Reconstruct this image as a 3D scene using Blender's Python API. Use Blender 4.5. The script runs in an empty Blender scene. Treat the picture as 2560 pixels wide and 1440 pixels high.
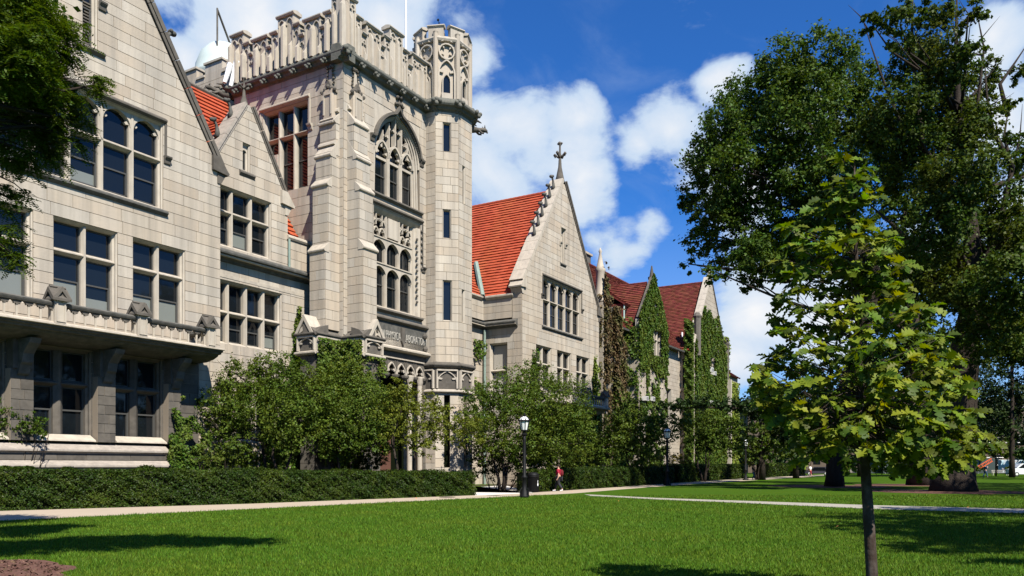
import bpy, bmesh, math, random
import numpy as np
from mathutils import Vector, Matrix
random.seed(7); RNG = np.random.default_rng(7)
R_ = math.radians
C = bpy.context.scene.collection
SC = bpy.context.scene

# ------------------------------------------------------------------ camera
cam = bpy.data.cameras.new('camera'); camo = bpy.data.objects.new('camera', cam); C.objects.link(camo)
camo.location = (0, 0, 1.6); camo.rotation_euler = (R_(90), 0, 0)
cam.sensor_width = 36; cam.lens = 28.125; cam.shift_y = 445 / 2560; cam.clip_start = .1; cam.clip_end = 5000
SC.camera = camo
SC.render.resolution_x = 1024; SC.render.resolution_y = 576
SC.view_settings.view_transform = 'Standard'; SC.view_settings.look = 'None'
SC.view_settings.gamma = 1; SC.view_settings.use_curve_mapping = False
EXPO = 0.9
SC.view_settings.exposure = EXPO
SC.cycles.max_bounces = 5; SC.cycles.diffuse_bounces = 1; SC.cycles.glossy_bounces = 2
SC.cycles.transmission_bounces = 3; SC.cycles.transparent_max_bounces = 6
SC.cycles.caustics_reflective = False; SC.cycles.caustics_refractive = False

# ------------------------------------------------------------------ sun and sky
SUN_AZ = (.486, -.867); EL = R_(48)
sd = Vector((SUN_AZ[0] * math.cos(EL), SUN_AZ[1] * math.cos(EL), math.sin(EL)))
sl = bpy.data.lights.new('sun', 'SUN'); sl.energy = 5.0; sl.angle = R_(.53); sl.color = (1, .95, .86)
so = bpy.data.objects.new('sun', sl); C.objects.link(so)
so.rotation_euler = sd.to_track_quat('Z', 'Y').to_euler(); so.location = (30, -40, 60)

def px_dir(x, y):
    return Vector(((x - 1280) / 2000, 1, (1165 - y) / 2000)).normalized()

w = bpy.data.worlds.new('World'); SC.world = w; w.use_nodes = True
wn = w.node_tree; wn.nodes.clear()
def N(t, tree=wn, **k):
    n = tree.nodes.new(t)
    for a, b in k.items(): setattr(n, a, b)
    return n
def L(a, b, tree=wn): tree.links.new(a, b)
sky = N('ShaderNodeTexSky', sky_type='NISHITA', sun_disc=False, sun_elevation=EL, sun_rotation=math.atan2(*SUN_AZ),
        air_density=1.0, dust_density=.25, ozone_density=3.0)
tint = N('ShaderNodeMixRGB', blend_type='MULTIPLY'); tint.inputs[0].default_value = 1
tint.inputs[2].default_value = (.27, .76, 1.42, 1)
L(sky.outputs[0], tint.inputs[1])
bg = N('ShaderNodeBackground'); bg.inputs[1].default_value = .060; L(tint.outputs[0], bg.inputs[0])
tc = N('ShaderNodeTexCoord'); nrm = N('ShaderNodeVectorMath', operation='NORMALIZE'); L(tc.outputs['Generated'], nrm.inputs[0])
def noise(scale, detail=6, rough=.55, off=(0, 0, 0), dist=0.):
    mp = N('ShaderNodeMapping'); mp.inputs['Location'].default_value = off; mp.inputs['Scale'].default_value = (1, 1, 1.6)
    L(nrm.outputs[0], mp.inputs[0])
    n = N('ShaderNodeTexNoise'); n.inputs['Scale'].default_value = scale; n.inputs['Detail'].default_value = detail
    n.inputs['Roughness'].default_value = rough; n.inputs['Distortion'].default_value = dist
    L(mp.outputs[0], n.inputs[0]); return n.outputs[0]
def math_(op, a, b=None, c=None):
    m = N('ShaderNodeMath', operation=op)
    for i, v in enumerate((a, b, c)):
        if v is None: continue
        if isinstance(v, (int, float)): m.inputs[i].default_value = v
        else: L(v, m.inputs[i])
    return m.outputs[0]
# cumulus banks as soft balls on the sky dome (x, y of the view, radius, strength); the last ones lie outside the view
CL = [(640, 70, 190, 1.0), (800, 30, 200, 1.0), (940, 50, 150, .9), (560, 130, 130, 1.05), (470, 150, 90, 1.0), (1000, -40, 150, .7),
      (440, 20, 130, .42), (1150, 60, 110, .38), (1195, 160, 100, .78), (1240, 330, 110, .85), (1330, 360, 120, .95), (1430, 330, 90, .78), (1440, 440, 130, 1.0),
      (1230, 460, 130, .8), (1800, 190, 95, 1.05), (1690, 300, 130, 1.0), (1760, 380, 120, .95), (1600, 350, 85, .8), (1850, 480, 120, .9),
      (1560, 640, 120, .7), (1640, 595, 70, .65), (1500, 600, 80, .55), (1900, 790, 170, 1.1), (1830, 900, 150, 1.0), (2050, 800, 200, 1.0), (1880, 700, 110, .8),
      (2500, 130, 130, .95), (2520, 300, 160, .9), (2560, 520, 170, .8), (2300, 620, 140, .7), (1960, 330, 140, .6),
      (300, -200, 260, .9), (-300, 300, 320, .9), (2900, 200, 300, .9), (3300, 600, 350, .9), (1500, -600, 300, .8)]
acc = None
warp = N('ShaderNodeVectorMath', operation='MULTIPLY_ADD')
wnz = N('ShaderNodeTexNoise'); wnz.inputs['Scale'].default_value = 7; wnz.inputs['Detail'].default_value = 5; L(nrm.outputs[0], wnz.inputs[0])
wsub = N('ShaderNodeVectorMath', operation='SUBTRACT'); L(wnz.outputs['Color'], wsub.inputs[0]); wsub.inputs[1].default_value = (.5, .5, .5)
L(wsub.outputs[0], warp.inputs[0]); warp.inputs[1].default_value = (.10, .10, .09); L(nrm.outputs[0], warp.inputs[2])
for x, y, r, s in CL:
    d = px_dir(x, y); rr = r / 2000 * d.y * 1.25
    dn = N('ShaderNodeVectorMath', operation='DISTANCE'); L(warp.outputs[0], dn.inputs[0]); dn.inputs[1].default_value = d
    v = math_('MULTIPLY_ADD', dn.outputs['Value'], -s / rr, s)
    v.node.use_clamp = True
    acc = v if acc is None else math_('SMOOTH_MAX', acc, v, .12)
# banks elsewhere on the dome, behind the camera too
far = noise(2.6, 7, .55, (3.1, 1.7, .4))
fmask = N('ShaderNodeMapRange'); L(far, fmask.inputs[0]); fmask.inputs[1].default_value = .50; fmask.inputs[2].default_value = .75; fmask.inputs[4].default_value = .6
sepd = N('ShaderNodeSeparateXYZ'); L(nrm.outputs[0], sepd.inputs[0])
bh = N('ShaderNodeMapRange'); L(sepd.outputs[1], bh.inputs[0]); bh.inputs[1].default_value = .62; bh.inputs[2].default_value = .35
acc = math_('SMOOTH_MAX', acc, math_('MULTIPLY', fmask.outputs[0], bh.outputs[0]), .05)
f1 = noise(9, 9, .6, (1.3, 0, 0), .3); f2 = noise(30, 6, .6)
den = math_('ADD', acc, math_('MULTIPLY', math_('SUBTRACT', f1, .5), 1.15))
den = math_('ADD', den, math_('MULTIPLY', math_('SUBTRACT', f2, .5), .22))
cm = N('ShaderNodeMapRange', interpolation_type='SMOOTHSTEP'); L(den, cm.inputs[0]); cm.inputs[1].default_value = .24; cm.inputs[2].default_value = .56
wis = N('ShaderNodeMapRange', interpolation_type='SMOOTHSTEP'); L(noise(5, 8, .62, (.2, 4, .9), .8), wis.inputs[0])
wis.inputs[1].default_value = .5; wis.inputs[2].default_value = .85; wis.inputs[4].default_value = .25
hz = N('ShaderNodeMapRange'); L(sepd.outputs[2], hz.inputs[0]); hz.inputs[1].default_value = .30; hz.inputs[2].default_value = -.02; hz.inputs[3].default_value = 0; hz.inputs[4].default_value = .55
mask = math_('MAXIMUM', math_('MAXIMUM', cm.outputs[0], wis.outputs[0]), hz.outputs[0])
cc = N('ShaderNodeMixRGB'); L(math_('MULTIPLY', math_('SUBTRACT', den, .5), 1.6), cc.inputs[0]); cc.use_clamp = True
cc.inputs[1].default_value = (.60, .74, .93, 1); cc.inputs[2].default_value = (.99, .99, 1, 1)
cb = N('ShaderNodeBackground'); L(cc.outputs[0], cb.inputs[0]); cb.inputs[1].default_value = .52
mx = N('ShaderNodeMixShader'); L(mask, mx.inputs[0]); L(bg.outputs[0], mx.inputs[1]); L(cb.outputs[0], mx.inputs[2])
wo = N('ShaderNodeOutputWorld'); L(mx.outputs[0], wo.inputs[0])
w.cycles.sampling_method = 'MANUAL'; w.cycles.sample_map_resolution = 512

# ------------------------------------------------------------------ materials
def mat(name, col, rough=.8, spec=.3, metal=0., island=0., islandcols=None, n1=None, n2=None, bump=None, trans=0., streak=None, attr=None):
    """n1, n2: (scale, strength, colour) patches mixed in; island: random value per piece"""
    m = bpy.data.materials.new(name); m.use_nodes = True; t = m.node_tree
    p = t.nodes['Principled BSDF']
    p.inputs['Roughness'].default_value = rough; p.inputs['Metallic'].default_value = metal
    p.inputs['Specular IOR Level'].default_value = spec
    g = t.nodes.new('ShaderNodeNewGeometry'); o = t.nodes.new('ShaderNodeTexCoord')
    c = None
    def const(cl):
        r = t.nodes.new('ShaderNodeRGB'); r.outputs[0].default_value = (*cl, 1); return r.outputs[0]
    c = const(col)
    if islandcols:
        rp = t.nodes.new('ShaderNodeValToRGB'); rp.color_ramp.interpolation = 'LINEAR'
        e = rp.color_ramp.elements
        while len(e) < len(islandcols): e.new(.5)
        for i, cl in enumerate(islandcols):
            e[i].position = i / (len(islandcols) - 1); e[i].color = (*cl, 1)
        oi = t.nodes.new('ShaderNodeObjectInfo'); ad = t.nodes.new('ShaderNodeMath'); ad.operation = 'ADD'
        fr = t.nodes.new('ShaderNodeMath'); fr.operation = 'FRACT'
        t.links.new(g.outputs['Random Per Island'], ad.inputs[0]); t.links.new(oi.outputs['Random'], ad.inputs[1])
        t.links.new(ad.outputs[0], fr.inputs[0]); t.links.new(fr.outputs[0], rp.inputs[0]); c = rp.outputs[0]
    pos = g.outputs['Position']
    for n in (n1, n2):
        if not n: continue
        tx = t.nodes.new('ShaderNodeTexNoise'); tx.inputs['Scale'].default_value = n[0]; tx.inputs['Detail'].default_value = 5
        tx.inputs['Roughness'].default_value = .6
        if len(n) > 3:
            mp = t.nodes.new('ShaderNodeMapping'); mp.inputs['Scale'].default_value = n[3]
            t.links.new(pos, mp.inputs[0]); t.links.new(mp.outputs[0], tx.inputs[0])
        else: t.links.new(pos, tx.inputs[0])
        mr = t.nodes.new('ShaderNodeMapRange'); t.links.new(tx.outputs[0], mr.inputs[0])
        mr.inputs[1].default_value = .42; mr.inputs[2].default_value = .68; mr.inputs[4].default_value = n[1]
        mi = t.nodes.new('ShaderNodeMixRGB'); t.links.new(mr.outputs[0], mi.inputs[0]); t.links.new(c, mi.inputs[1])
        mi.inputs[2].default_value = (*n[2], 1); c = mi.outputs[0]
    if island:
        hv = t.nodes.new('ShaderNodeHueSaturation'); mr = t.nodes.new('ShaderNodeMapRange')
        t.links.new(g.outputs['Random Per Island'], mr.inputs[0]); mr.inputs[3].default_value = 1 - island; mr.inputs[4].default_value = 1 + island
        t.links.new(mr.outputs[0], hv.inputs['Value']); t.links.new(c, hv.inputs['Color'])
        mr2 = t.nodes.new('ShaderNodeMapRange'); m3 = t.nodes.new('ShaderNodeMath'); m3.operation = 'FRACT'; m4 = t.nodes.new('ShaderNodeMath'); m4.operation = 'MULTIPLY'
        m4.inputs[1].default_value = 17.3; t.links.new(g.outputs['Random Per Island'], m4.inputs[0]); t.links.new(m4.outputs[0], m3.inputs[0])
        t.links.new(m3.outputs[0], mr2.inputs[0]); mr2.inputs[3].default_value = .5 - island * .05; mr2.inputs[4].default_value = .5 + island * .05
        t.links.new(mr2.outputs[0], hv.inputs['Hue']); c = hv.outputs[0]
    t.links.new(c, p.inputs['Base Color'])
    if bump:
        tx = t.nodes.new('ShaderNodeTexNoise'); tx.inputs['Scale'].default_value = bump[0]; tx.inputs['Detail'].default_value = 6
        t.links.new(pos, tx.inputs[0]); bn = t.nodes.new('ShaderNodeBump'); bn.inputs['Strength'].default_value = bump[1]; bn.inputs['Distance'].default_value = bump[2]
        t.links.new(tx.outputs[0], bn.inputs['Height']); t.links.new(bn.outputs[0], p.inputs['Normal'])
    if trans:
        tr = t.nodes.new('ShaderNodeBsdfTranslucent'); ms = t.nodes.new('ShaderNodeMixShader'); ms.inputs[0].default_value = trans
        hs = t.nodes.new('ShaderNodeHueSaturation'); hs.inputs['Saturation'].default_value = 1.1; hs.inputs['Value'].default_value = 1.5; hs.inputs['Hue'].default_value = .485
        t.links.new(c, hs.inputs['Color']); t.links.new(hs.outputs[0], tr.inputs[0])
        out = t.nodes['Material Output']
        t.links.new(p.outputs[0], ms.inputs[1]); t.links.new(tr.outputs[0], ms.inputs[2]); t.links.new(ms.outputs[0], out.inputs[0])
    return m
LIME = mat('limestone', (.5, .45, .37), .88, .2,
           islandcols=[(.365, .297, .222), (.42, .362, .285), (.40, .332, .25), (.45, .395, .318), (.385, .343, .282), (.415, .337, .25)],
           n1=(1.3, .35, (.33, .30, .26), (1, 1, .5)), n2=(.8, .6, (.22, .195, .16), (2.4, 2.4, .13)), bump=(9, .35, .02))
TRIM = mat('pale dressed limestone', (.42, .368, .295), .85, .2, n1=(2, .4, (.29, .255, .205)), n2=(1.2, .35, (.17, .15, .13), (3, 3, .4)), bump=(14, .3, .01))
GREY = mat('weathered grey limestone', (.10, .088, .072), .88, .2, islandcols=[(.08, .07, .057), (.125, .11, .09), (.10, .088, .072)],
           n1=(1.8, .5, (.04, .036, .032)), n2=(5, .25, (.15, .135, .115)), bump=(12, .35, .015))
LEDGE = mat('rain washed ledge stone', (.34, .295, .245), .85, .2, n1=(2, .6, (.20, .175, .15), (1, 1, 3)), n2=(9, .3, (.15, .13, .11)), bump=(14, .3, .01))
SOOT_SHADE = mat('soot and shade blackened stone', (.07, .068, .06), .85, .25, n1=(3, .5, (.16, .15, .13)), bump=(14, .3, .01))  # sooty stone; also paints in shade on the balcony soffit and corbels
MORT = mat('mortar', (.23, .19, .145), .95, .1)
MORTL = mat('pale mortar', (.36, .33, .28), .95, .1)
TILE = mat('orange clay tile', (.345, .068, .028), .8, .15, island=.08, n1=(1.6, .6, (.26, .046, .022)), n2=(.5, .4, (.38, .095, .045)), bump=(20, .2, .01))
TILEG = mat('dark red clay tile', (.125, .033, .023), .85, .1, island=.25, n1=(1.5, .5, (.165, .052, .034)), n2=(.4, .4, (.15, .045, .035)), bump=(20, .2, .01))
LEAD = mat('green oxidised copper', (.20, .26, .22), .6, .3, n1=(3, .5, (.12, .14, .12)))
def glassmat(name, col, r):
    m = bpy.data.materials.new(name); m.use_nodes = True; t = m.node_tree; p = t.nodes['Principled BSDF']
    p.inputs['Base Color'].default_value = (*col, 1); p.inputs['Roughness'].default_value = r; p.inputs['Specular IOR Level'].default_value = .55
    p.inputs['IOR'].default_value = 1.45
    tx = t.nodes.new('ShaderNodeTexNoise'); tx.inputs['Scale'].default_value = 1.1; bn = t.nodes.new('ShaderNodeBump'); bn.inputs['Strength'].default_value = .12; bn.inputs['Distance'].default_value = .05
    t.links.new(tx.outputs[0], bn.inputs['Height']); t.links.new(bn.outputs[0], p.inputs['Normal'])
    return m
GLASS = glassmat('dark window glass', (.006, .008, .010), .04)
BLIND = glassmat('window glass over a pale blind', (.16, .17, .15), .15)
SASH = mat('dark painted sash', (.06, .058, .052), .5, .4)
IRON = mat('black iron', (.005, .005, .005), .6, .2)
WHITE = mat('white paint', (.78, .79, .78), .4, .4, n1=(3, .15, (.6, .62, .62)))
PAVE = mat('pale concrete path', (.37, .30, .22), .9, .2, n1=(.7, .4, (.31, .25, .185)), n2=(9, .25, (.41, .345, .265)), bump=(40, .3, .005))
SOIL = mat('dark soil', (.045, .032, .022), .95, .1, n1=(3, .5, (.08, .055, .035)), bump=(12, .6, .04))
MULCH = mat('wood chip mulch', (.10, .055, .036), .95, .1, island=.4, n1=(8, .6, (.19, .125, .085)), n2=(1, .4, (.08, .045, .03)), bump=(25, .8, .04))
LAWN = mat('mown lawn', (.042, .088, .007), .95, .02, n1=(.30, .6, (.056, .094, .007)), n2=(6, .5, (.026, .056, .005)), bump=(30, .7, .03))
BLADE = mat('grass blade', (.066, .130, .009), .6, .12, island=.5, n1=(.30, .75, (.098, .138, .011)), n2=(1.3, .35, (.045, .10, .007)), trans=.22)
BARK = mat('dark bark', (.030, .023, .018), .95, .1, n1=(5, .5, (.055, .044, .035), (1, 1, .25)), bump=(14, .9, .05))
BARKP = mat('young smooth bark', (.040, .027, .020), .9, .15, n1=(11, .7, (.12, .10, .085), (1, 1, .6)), n2=(3, .5, (.022, .016, .012)), bump=(30, .8, .012))
def leafmat(n, c, isl=.35, tr=.28, n1=None, r=.5): return mat(n, c, .5, .13, island=isl, trans=tr, n1=n1)
LF_OAK = leafmat('oak leaf', (.042, .080, .010), .4, .26, (.25, .6, (.078, .108, .013)))
LF_ELM = leafmat('elm leaf', (.040, .070, .009), .4, .26, (.2, .6, (.085, .090, .012)))
LF_HAW = leafmat('hawthorn leaf', (.062, .100, .012), .40, .28, (.4, .6, (.100, .122, .014)))
LF_LOC = leafmat('locust leaf', (.050, .088, .010), .45, .30, (.5, .6, (.088, .124, .014)))
LF_SAP = leafmat('sapling oak leaf', (.074, .120, .010), .6, .34, (1.6, .6, (.160, .170, .014)), .38)
LF_HEDGE = leafmat('yew leaf', (.018, .036, .003), .5, .10, (.9, .7, (.048, .068, .006)))
LF_IVY = leafmat('ivy leaf', (.052, .092, .011), .5, .18, (.5, .7, (.100, .120, .018)))
LF_IVYB = leafmat('dry brown ivy leaf', (.125, .085, .042), .45, .18, (.7, .9, (.060, .075, .018)))
LF_IVYY = leafmat('yellow green ivy leaf', (.17, .21, .03), .35, .2, (.5, .5, (.10, .15, .025)))
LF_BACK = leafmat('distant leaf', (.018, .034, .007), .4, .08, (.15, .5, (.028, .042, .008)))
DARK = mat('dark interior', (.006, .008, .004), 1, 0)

# ------------------------------------------------------------------ object helpers
def tag(o, label=None, cat=None, group=None, kind=None):
    if label: o['label'] = label
    if cat: o['category'] = cat
    if group: o['group'] = group
    if kind: o['kind'] = kind
    return o
def empty(name, loc=(0, 0, 0), rz=0, label=None, cat=None, group=None):
    o = bpy.data.objects.new(name, None); C.objects.link(o); o.location = loc; o.rotation_euler = (0, 0, rz); o.empty_display_size = .3
    return tag(o, label, cat, group)
class M:
    """collects shapes into ONE mesh object"""
    def __init__(s, f=None): s.v = []; s.f = []; s.fr = f
    def P(s, u, z, d): return s.fr.P(u, z, d) if s.fr else (u, -d, z)
    def add(s, vs, fs):
        n = len(s.v); s.v += [tuple(a) for a in vs]; s.f += [tuple(i + n for i in f) for f in fs]; return s
    def box(s, u0, u1, z0, z1, d0, d1):
        p = [s.P(u, z, d) for d in (d0, d1) for z in (z0, z1) for u in (u0, u1)]
        return s.add(p, [(0, 2, 3, 1), (4, 5, 7, 6), (0, 1, 5, 4), (2, 6, 7, 3), (0, 4, 6, 2), (1, 3, 7, 5)])
    def poly(s, pts, d0, d1):
        n = len(pts)
        a = sum(pts[i][0] * pts[(i + 1) % n][1] - pts[(i + 1) % n][0] * pts[i][1] for i in range(n))
        if a < 0: pts = pts[::-1]
        v = [s.P(u, z, d0) for u, z in pts] + [s.P(u, z, d1) for u, z in pts]
        return s.add(v, [tuple(range(n))[::-1], tuple(range(n, 2 * n))] + [(i, (i + 1) % n, n + (i + 1) % n, n + i) for i in range(n)])
    def prof(s, u0, u1, pr):   # profile of (d, z) points run along u
        n = len(pr); v = [s.P(u0, z, d) for d, z in pr] + [s.P(u1, z, d) for d, z in pr]
        return s.add(v, [tuple(range(n)), tuple(range(n, 2 * n))[::-1]] + [(i, n + i, n + (i + 1) % n, (i + 1) % n) for i in range(n)])
    def vprism(s, sec, z0, z1):  # section of (u, d) points run up z
        n = len(sec); v = [s.P(u, z0, d) for u, d in sec] + [s.P(u, z1, d) for u, d in sec]
        return s.add(v, [tuple(range(n))[::-1], tuple(range(n, 2 * n))] + [(i, (i + 1) % n, n + (i + 1) % n, n + i) for i in range(n)])
    def bar(s, path, wd, d0, d1, closed=False):
        n = len(path); Lf = []; Rt = []
        for i in range(n):
            a = path[(i - 1) % n] if (closed or i) else None; b = path[i]; c = path[(i + 1) % n] if (closed or i < n - 1) else None
            ds = []
            for p, q in ((a, b), (b, c)):
                if p and q:
                    l = math.hypot(q[0] - p[0], q[1] - p[1]) or 1; ds.append(((q[0] - p[0]) / l, (q[1] - p[1]) / l))
            tx = sum(k[0] for k in ds) / len(ds); tz = sum(k[1] for k in ds) / len(ds); l2 = tx * tx + tz * tz or 1
            nx, nz = -tz / l2 * wd / 2, tx / l2 * wd / 2
            Lf.append((b[0] + nx, b[1] + nz)); Rt.append((b[0] - nx, b[1] - nz))
        for i in range(n if closed else n - 1):
            j = (i + 1) % n
            s.poly([Lf[i], Rt[i], Rt[j], Lf[j]], d0, d1)
        return s
    def tube(s, pts, rad, seg=8, cap=True):
        pts = [Vector(p) for p in pts]; n = len(pts); v = []; rad = rad if isinstance(rad, (list, tuple)) else [rad] * n
        up = Vector((0, 0, 1)); prev = None
        for i in range(n):
            t = (pts[min(i + 1, n - 1)] - pts[max(i - 1, 0)]).normalized()
            a = prev if prev is not None else (t.cross(up) if abs(t.z) < .95 else t.cross(Vector((1, 0, 0))))
            a = (a - t * a.dot(t)).normalized(); prev = a; b = t.cross(a)
            for k in range(seg):
                g = 2 * math.pi * k / seg; v.append(pts[i] + (a * math.cos(g) + b * math.sin(g)) * rad[i])
        f = [(i * seg + k, i * seg + (k + 1) % seg, (i + 1) * seg + (k + 1) % seg, (i + 1) * seg + k) for i in range(n - 1) for k in range(seg)]
        if cap: f += [tuple(range(seg))[::-1], tuple(range((n - 1) * seg, n * seg))]
        return s.add(v, f)
    def lathe(s, prof, seg=12, c=(0, 0, 0), off=0):  # (r, z)
        v = []; n = len(prof)
        for r, z in prof:
            for k in range(seg):
                g = 2 * math.pi * (k + off) / seg; v.append((c[0] + r * math.cos(g), c[1] + r * math.sin(g), c[2] + z))
        f = [(i * seg + k, i * seg + (k + 1) % seg, (i + 1) * seg + (k + 1) % seg, (i + 1) * seg + k) for i in range(n - 1) for k in range(seg)]
        f += [tuple(range(seg))[::-1], tuple(range((n - 1) * seg, n * seg))]
        return s.add(v, f)
    def ball(s, c, r, sq=(1, 1, 1), seg=6, rings=4):
        pr = [(math.sin(math.pi * i / rings), -math.cos(math.pi * i / rings)) for i in range(rings + 1)]
        v = []
        for a, z in pr:
            for k in range(seg):
                g = 2 * math.pi * k / seg; v.append((c[0] + r * sq[0] * a * math.cos(g), c[1] + r * sq[1] * a * math.sin(g), c[2] + r * sq[2] * z))
        f = [(i * seg + k, i * seg + (k + 1) % seg, (i + 1) * seg + (k + 1) % seg, (i + 1) * seg + k) for i in range(rings) for k in range(seg)]
        return s.add(v, f)
    def mesh(s, name, m=None, smooth=False):
        me = bpy.data.meshes.new(name); me.from_pydata(s.v, [], s.f); me.validate(); me.update()
        bm = bmesh.new(); bm.from_mesh(me); bmesh.ops.recalc_face_normals(bm, faces=bm.faces); bm.to_mesh(me); bm.free()
        if m: me.materials.append(m)
        if smooth: me.shade_smooth()
        return me
    def obj(s, name, m, parent=None, smooth=False, **k):
        return put(name, s.mesh(name, m, smooth), parent, **k)
def put(name, me, parent=None, loc=None, rz=0, **k):
    o = bpy.data.objects.new(name, me); C.objects.link(o); o.parent = parent
    if loc is not None: o.location = loc
    if rz: o.rotation_euler = (0, 0, rz)
    return tag(o, **k)
def copy_tree(o, parent=None):
    c = o.copy(); C.objects.link(c); c.parent = parent
    for ch in list(o.children): copy_tree(ch, c)
    return c
class Fr:
    """frame on a wall: u along the wall, z up, d outward"""
    def __init__(s, ox, oy, deg): s.ox, s.oy = ox, oy; s.c, s.s = math.cos(R_(deg)), math.sin(R_(deg)); s.deg = deg
    def P(s, u, z, d): return (s.ox + u * s.c + d * s.s, s.oy + u * s.s - d * s.c, z)
front = lambda t: Fr(0, t, 0)
side = lambda x: Fr(x, 0, -90)     # u = -t
FX, FY = -15.33, 42.0; RZ = math.atan2(.861269, .508149)
def L2W(p): return (FX + p[0] * .508149 - p[1] * .861269, FY + p[0] * .861269 + p[1] * .508149, p[2])
def at(x, y, D): return Vector(((x - 1280) / 2000 * D, D, 1.6 + (1165 - y) / 2000 * D))
def gnd(x, y):
    D = 3200 / (y - 1165); return Vector(((x - 1280) / 2000 * D, D, 0))
def proj_px(p):
    return 1280 + 2000 * p[0] / p[1], 1165 - 2000 * (p[2] - 1.6) / p[1]

# ------------------------------------------------------------------ masonry
STONES = []   # (fr, polygon, d1) wait for the 300 that show largest
def clip(poly, a, b, c):   # keep a*x+b*z<=c
    out = []
    for i in range(len(poly)):
        p, q = poly[i], poly[(i + 1) % len(poly)]; fp, fq = a * p[0] + b * p[1] - c, a * q[0] + b * q[1] - c
        if fp <= 0: out.append(p)
        if (fp < 0 < fq) or (fq < 0 < fp):
            k = fp / (fp - fq); out.append((p[0] + (q[0] - p[0]) * k, p[1] + (q[1] - p[1]) * k))
    return out
def ashlar(fr, u0, u1, z0, z1, ops=(), ch=.52, ln=(.9, 2.1), slopes=(), tag_='l', d=.03, gap=.024, core=.45, coremesh=None, corner=True):
    """real blocks with recessed joints over a core; ops = openings (u0,u1,z0,z1); slopes = half planes (a,b,c)"""
    zb = sorted({z0, z1, *[min(max(o[2], z0), z1) for o in ops], *[min(max(o[3], z0), z1) for o in ops]})
    merged = [zb[0]]
    for z in zb[1:]:
        if z - merged[-1] > .12 or z == z1:
            if z == z1 and z - merged[-1] < .12 and len(merged) > 1: merged[-1] = z
            else: merged.append(z)
    # core
    cm_ = coremesh
    for a, b in zip(zb, zb[1:]):
        if b - a < 1e-4: continue
        cuts = sorted((o[0], o[1]) for o in ops if o[2] < (a + b) / 2 < o[3]); x = u0
        for c0, c1 in cuts + [(u1, u1)]:
            if c0 > x + .01:
                pl = [(x, a), (c0, a), (c0, b), (x, b)]
                for h in slopes: pl = clip(pl, *h)
                if len(pl) > 2: cm_.poly(pl, -core, 0)
            x = max(x, c1)
    row = 0
    for a, b in zip(merged, merged[1:]):
        n = max(1, round((b - a) / ch)); h = (b - a) / n
        for i in range(n):
            za, zc = a + i * h, a + (i + 1) * h; row += 1
            cuts = sorted((o[0], o[1]) for o in ops if o[2] + .06 < zc and o[3] - .06 > za); x = u0
            for c0, c1 in cuts + [(u1, u1)]:
                if c0 > x + .03:
                    s = x; first = True
                    while s < c0 - .01:
                        l = random.uniform(*ln)
                        if first: l *= (.55, 1.)[row % 2]; first = False
                        if c0 - s - l < .5 * ln[0]: l = c0 - s
                        e = min(c0, s + l)
                        pl = [(s + gap / 2, za + gap / 2), (e - gap / 2, za + gap / 2), (e - gap / 2, zc - gap / 2), (s + gap / 2, zc - gap / 2)]
                        for hh in slopes: pl = clip(pl, *hh)
                        if len(pl) > 2 and e - s > .05: STONES.append((fr, pl, d + random.uniform(-.004, .004), tag_))
                        s = e
                x = max(x, c1)

HALL = empty('stone_hall', (FX, FY, 0), RZ, 'long pale limestone gothic hall with battlemented tower, orange tiled roofs and steep gables', 'building')
def part(name, m_, mt, smooth=False, **k): return m_.obj(name, mt, HALL, smooth, **k)

def arc(cx, cz, r, a0, a1, n=8): return [(cx + r * math.cos(R_(a0 + (a1 - a0) * i / n)), cz + r * math.sin(R_(a0 + (a1 - a0) * i / n))) for i in range(n + 1)]
def pointed(u0, u1, zs, k=1.0, n=7, fl=1.):   # pointed arch curve left->right, radius k*width
    w_ = u1 - u0; r = k * w_; h = math.sqrt(max(r * r - (r - w_ / 2) ** 2, 1e-6)) * fl
    a = math.acos((r - w_ / 2) / r)
    l = [(u0 + r - r * math.cos(a * i / n), zs + r * math.sin(a * i / n) * fl) for i in range(n + 1)]
    return l + [(u0 + u1 - p[0], p[1]) for p in l[::-1][1:]]
def spandrel(m, u0, u1, zs, zt, d0, d1, k=.62, fl=.75, n=6):
    c = pointed(u0, u1, zs, k, n, fl)
    top = max(p[1] for p in c); zt = max(zt, top + .02)
    h = len(c) // 2
    m.poly([(u0, zs)] + c[1:h + 1] + [(c[h][0], zt), (u0, zt)], d0, d1)
    m.poly([(c[h][0], zt)] + c[h:-1] + [(u1, zs), (u1, zt)], d0, d1)
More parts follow.
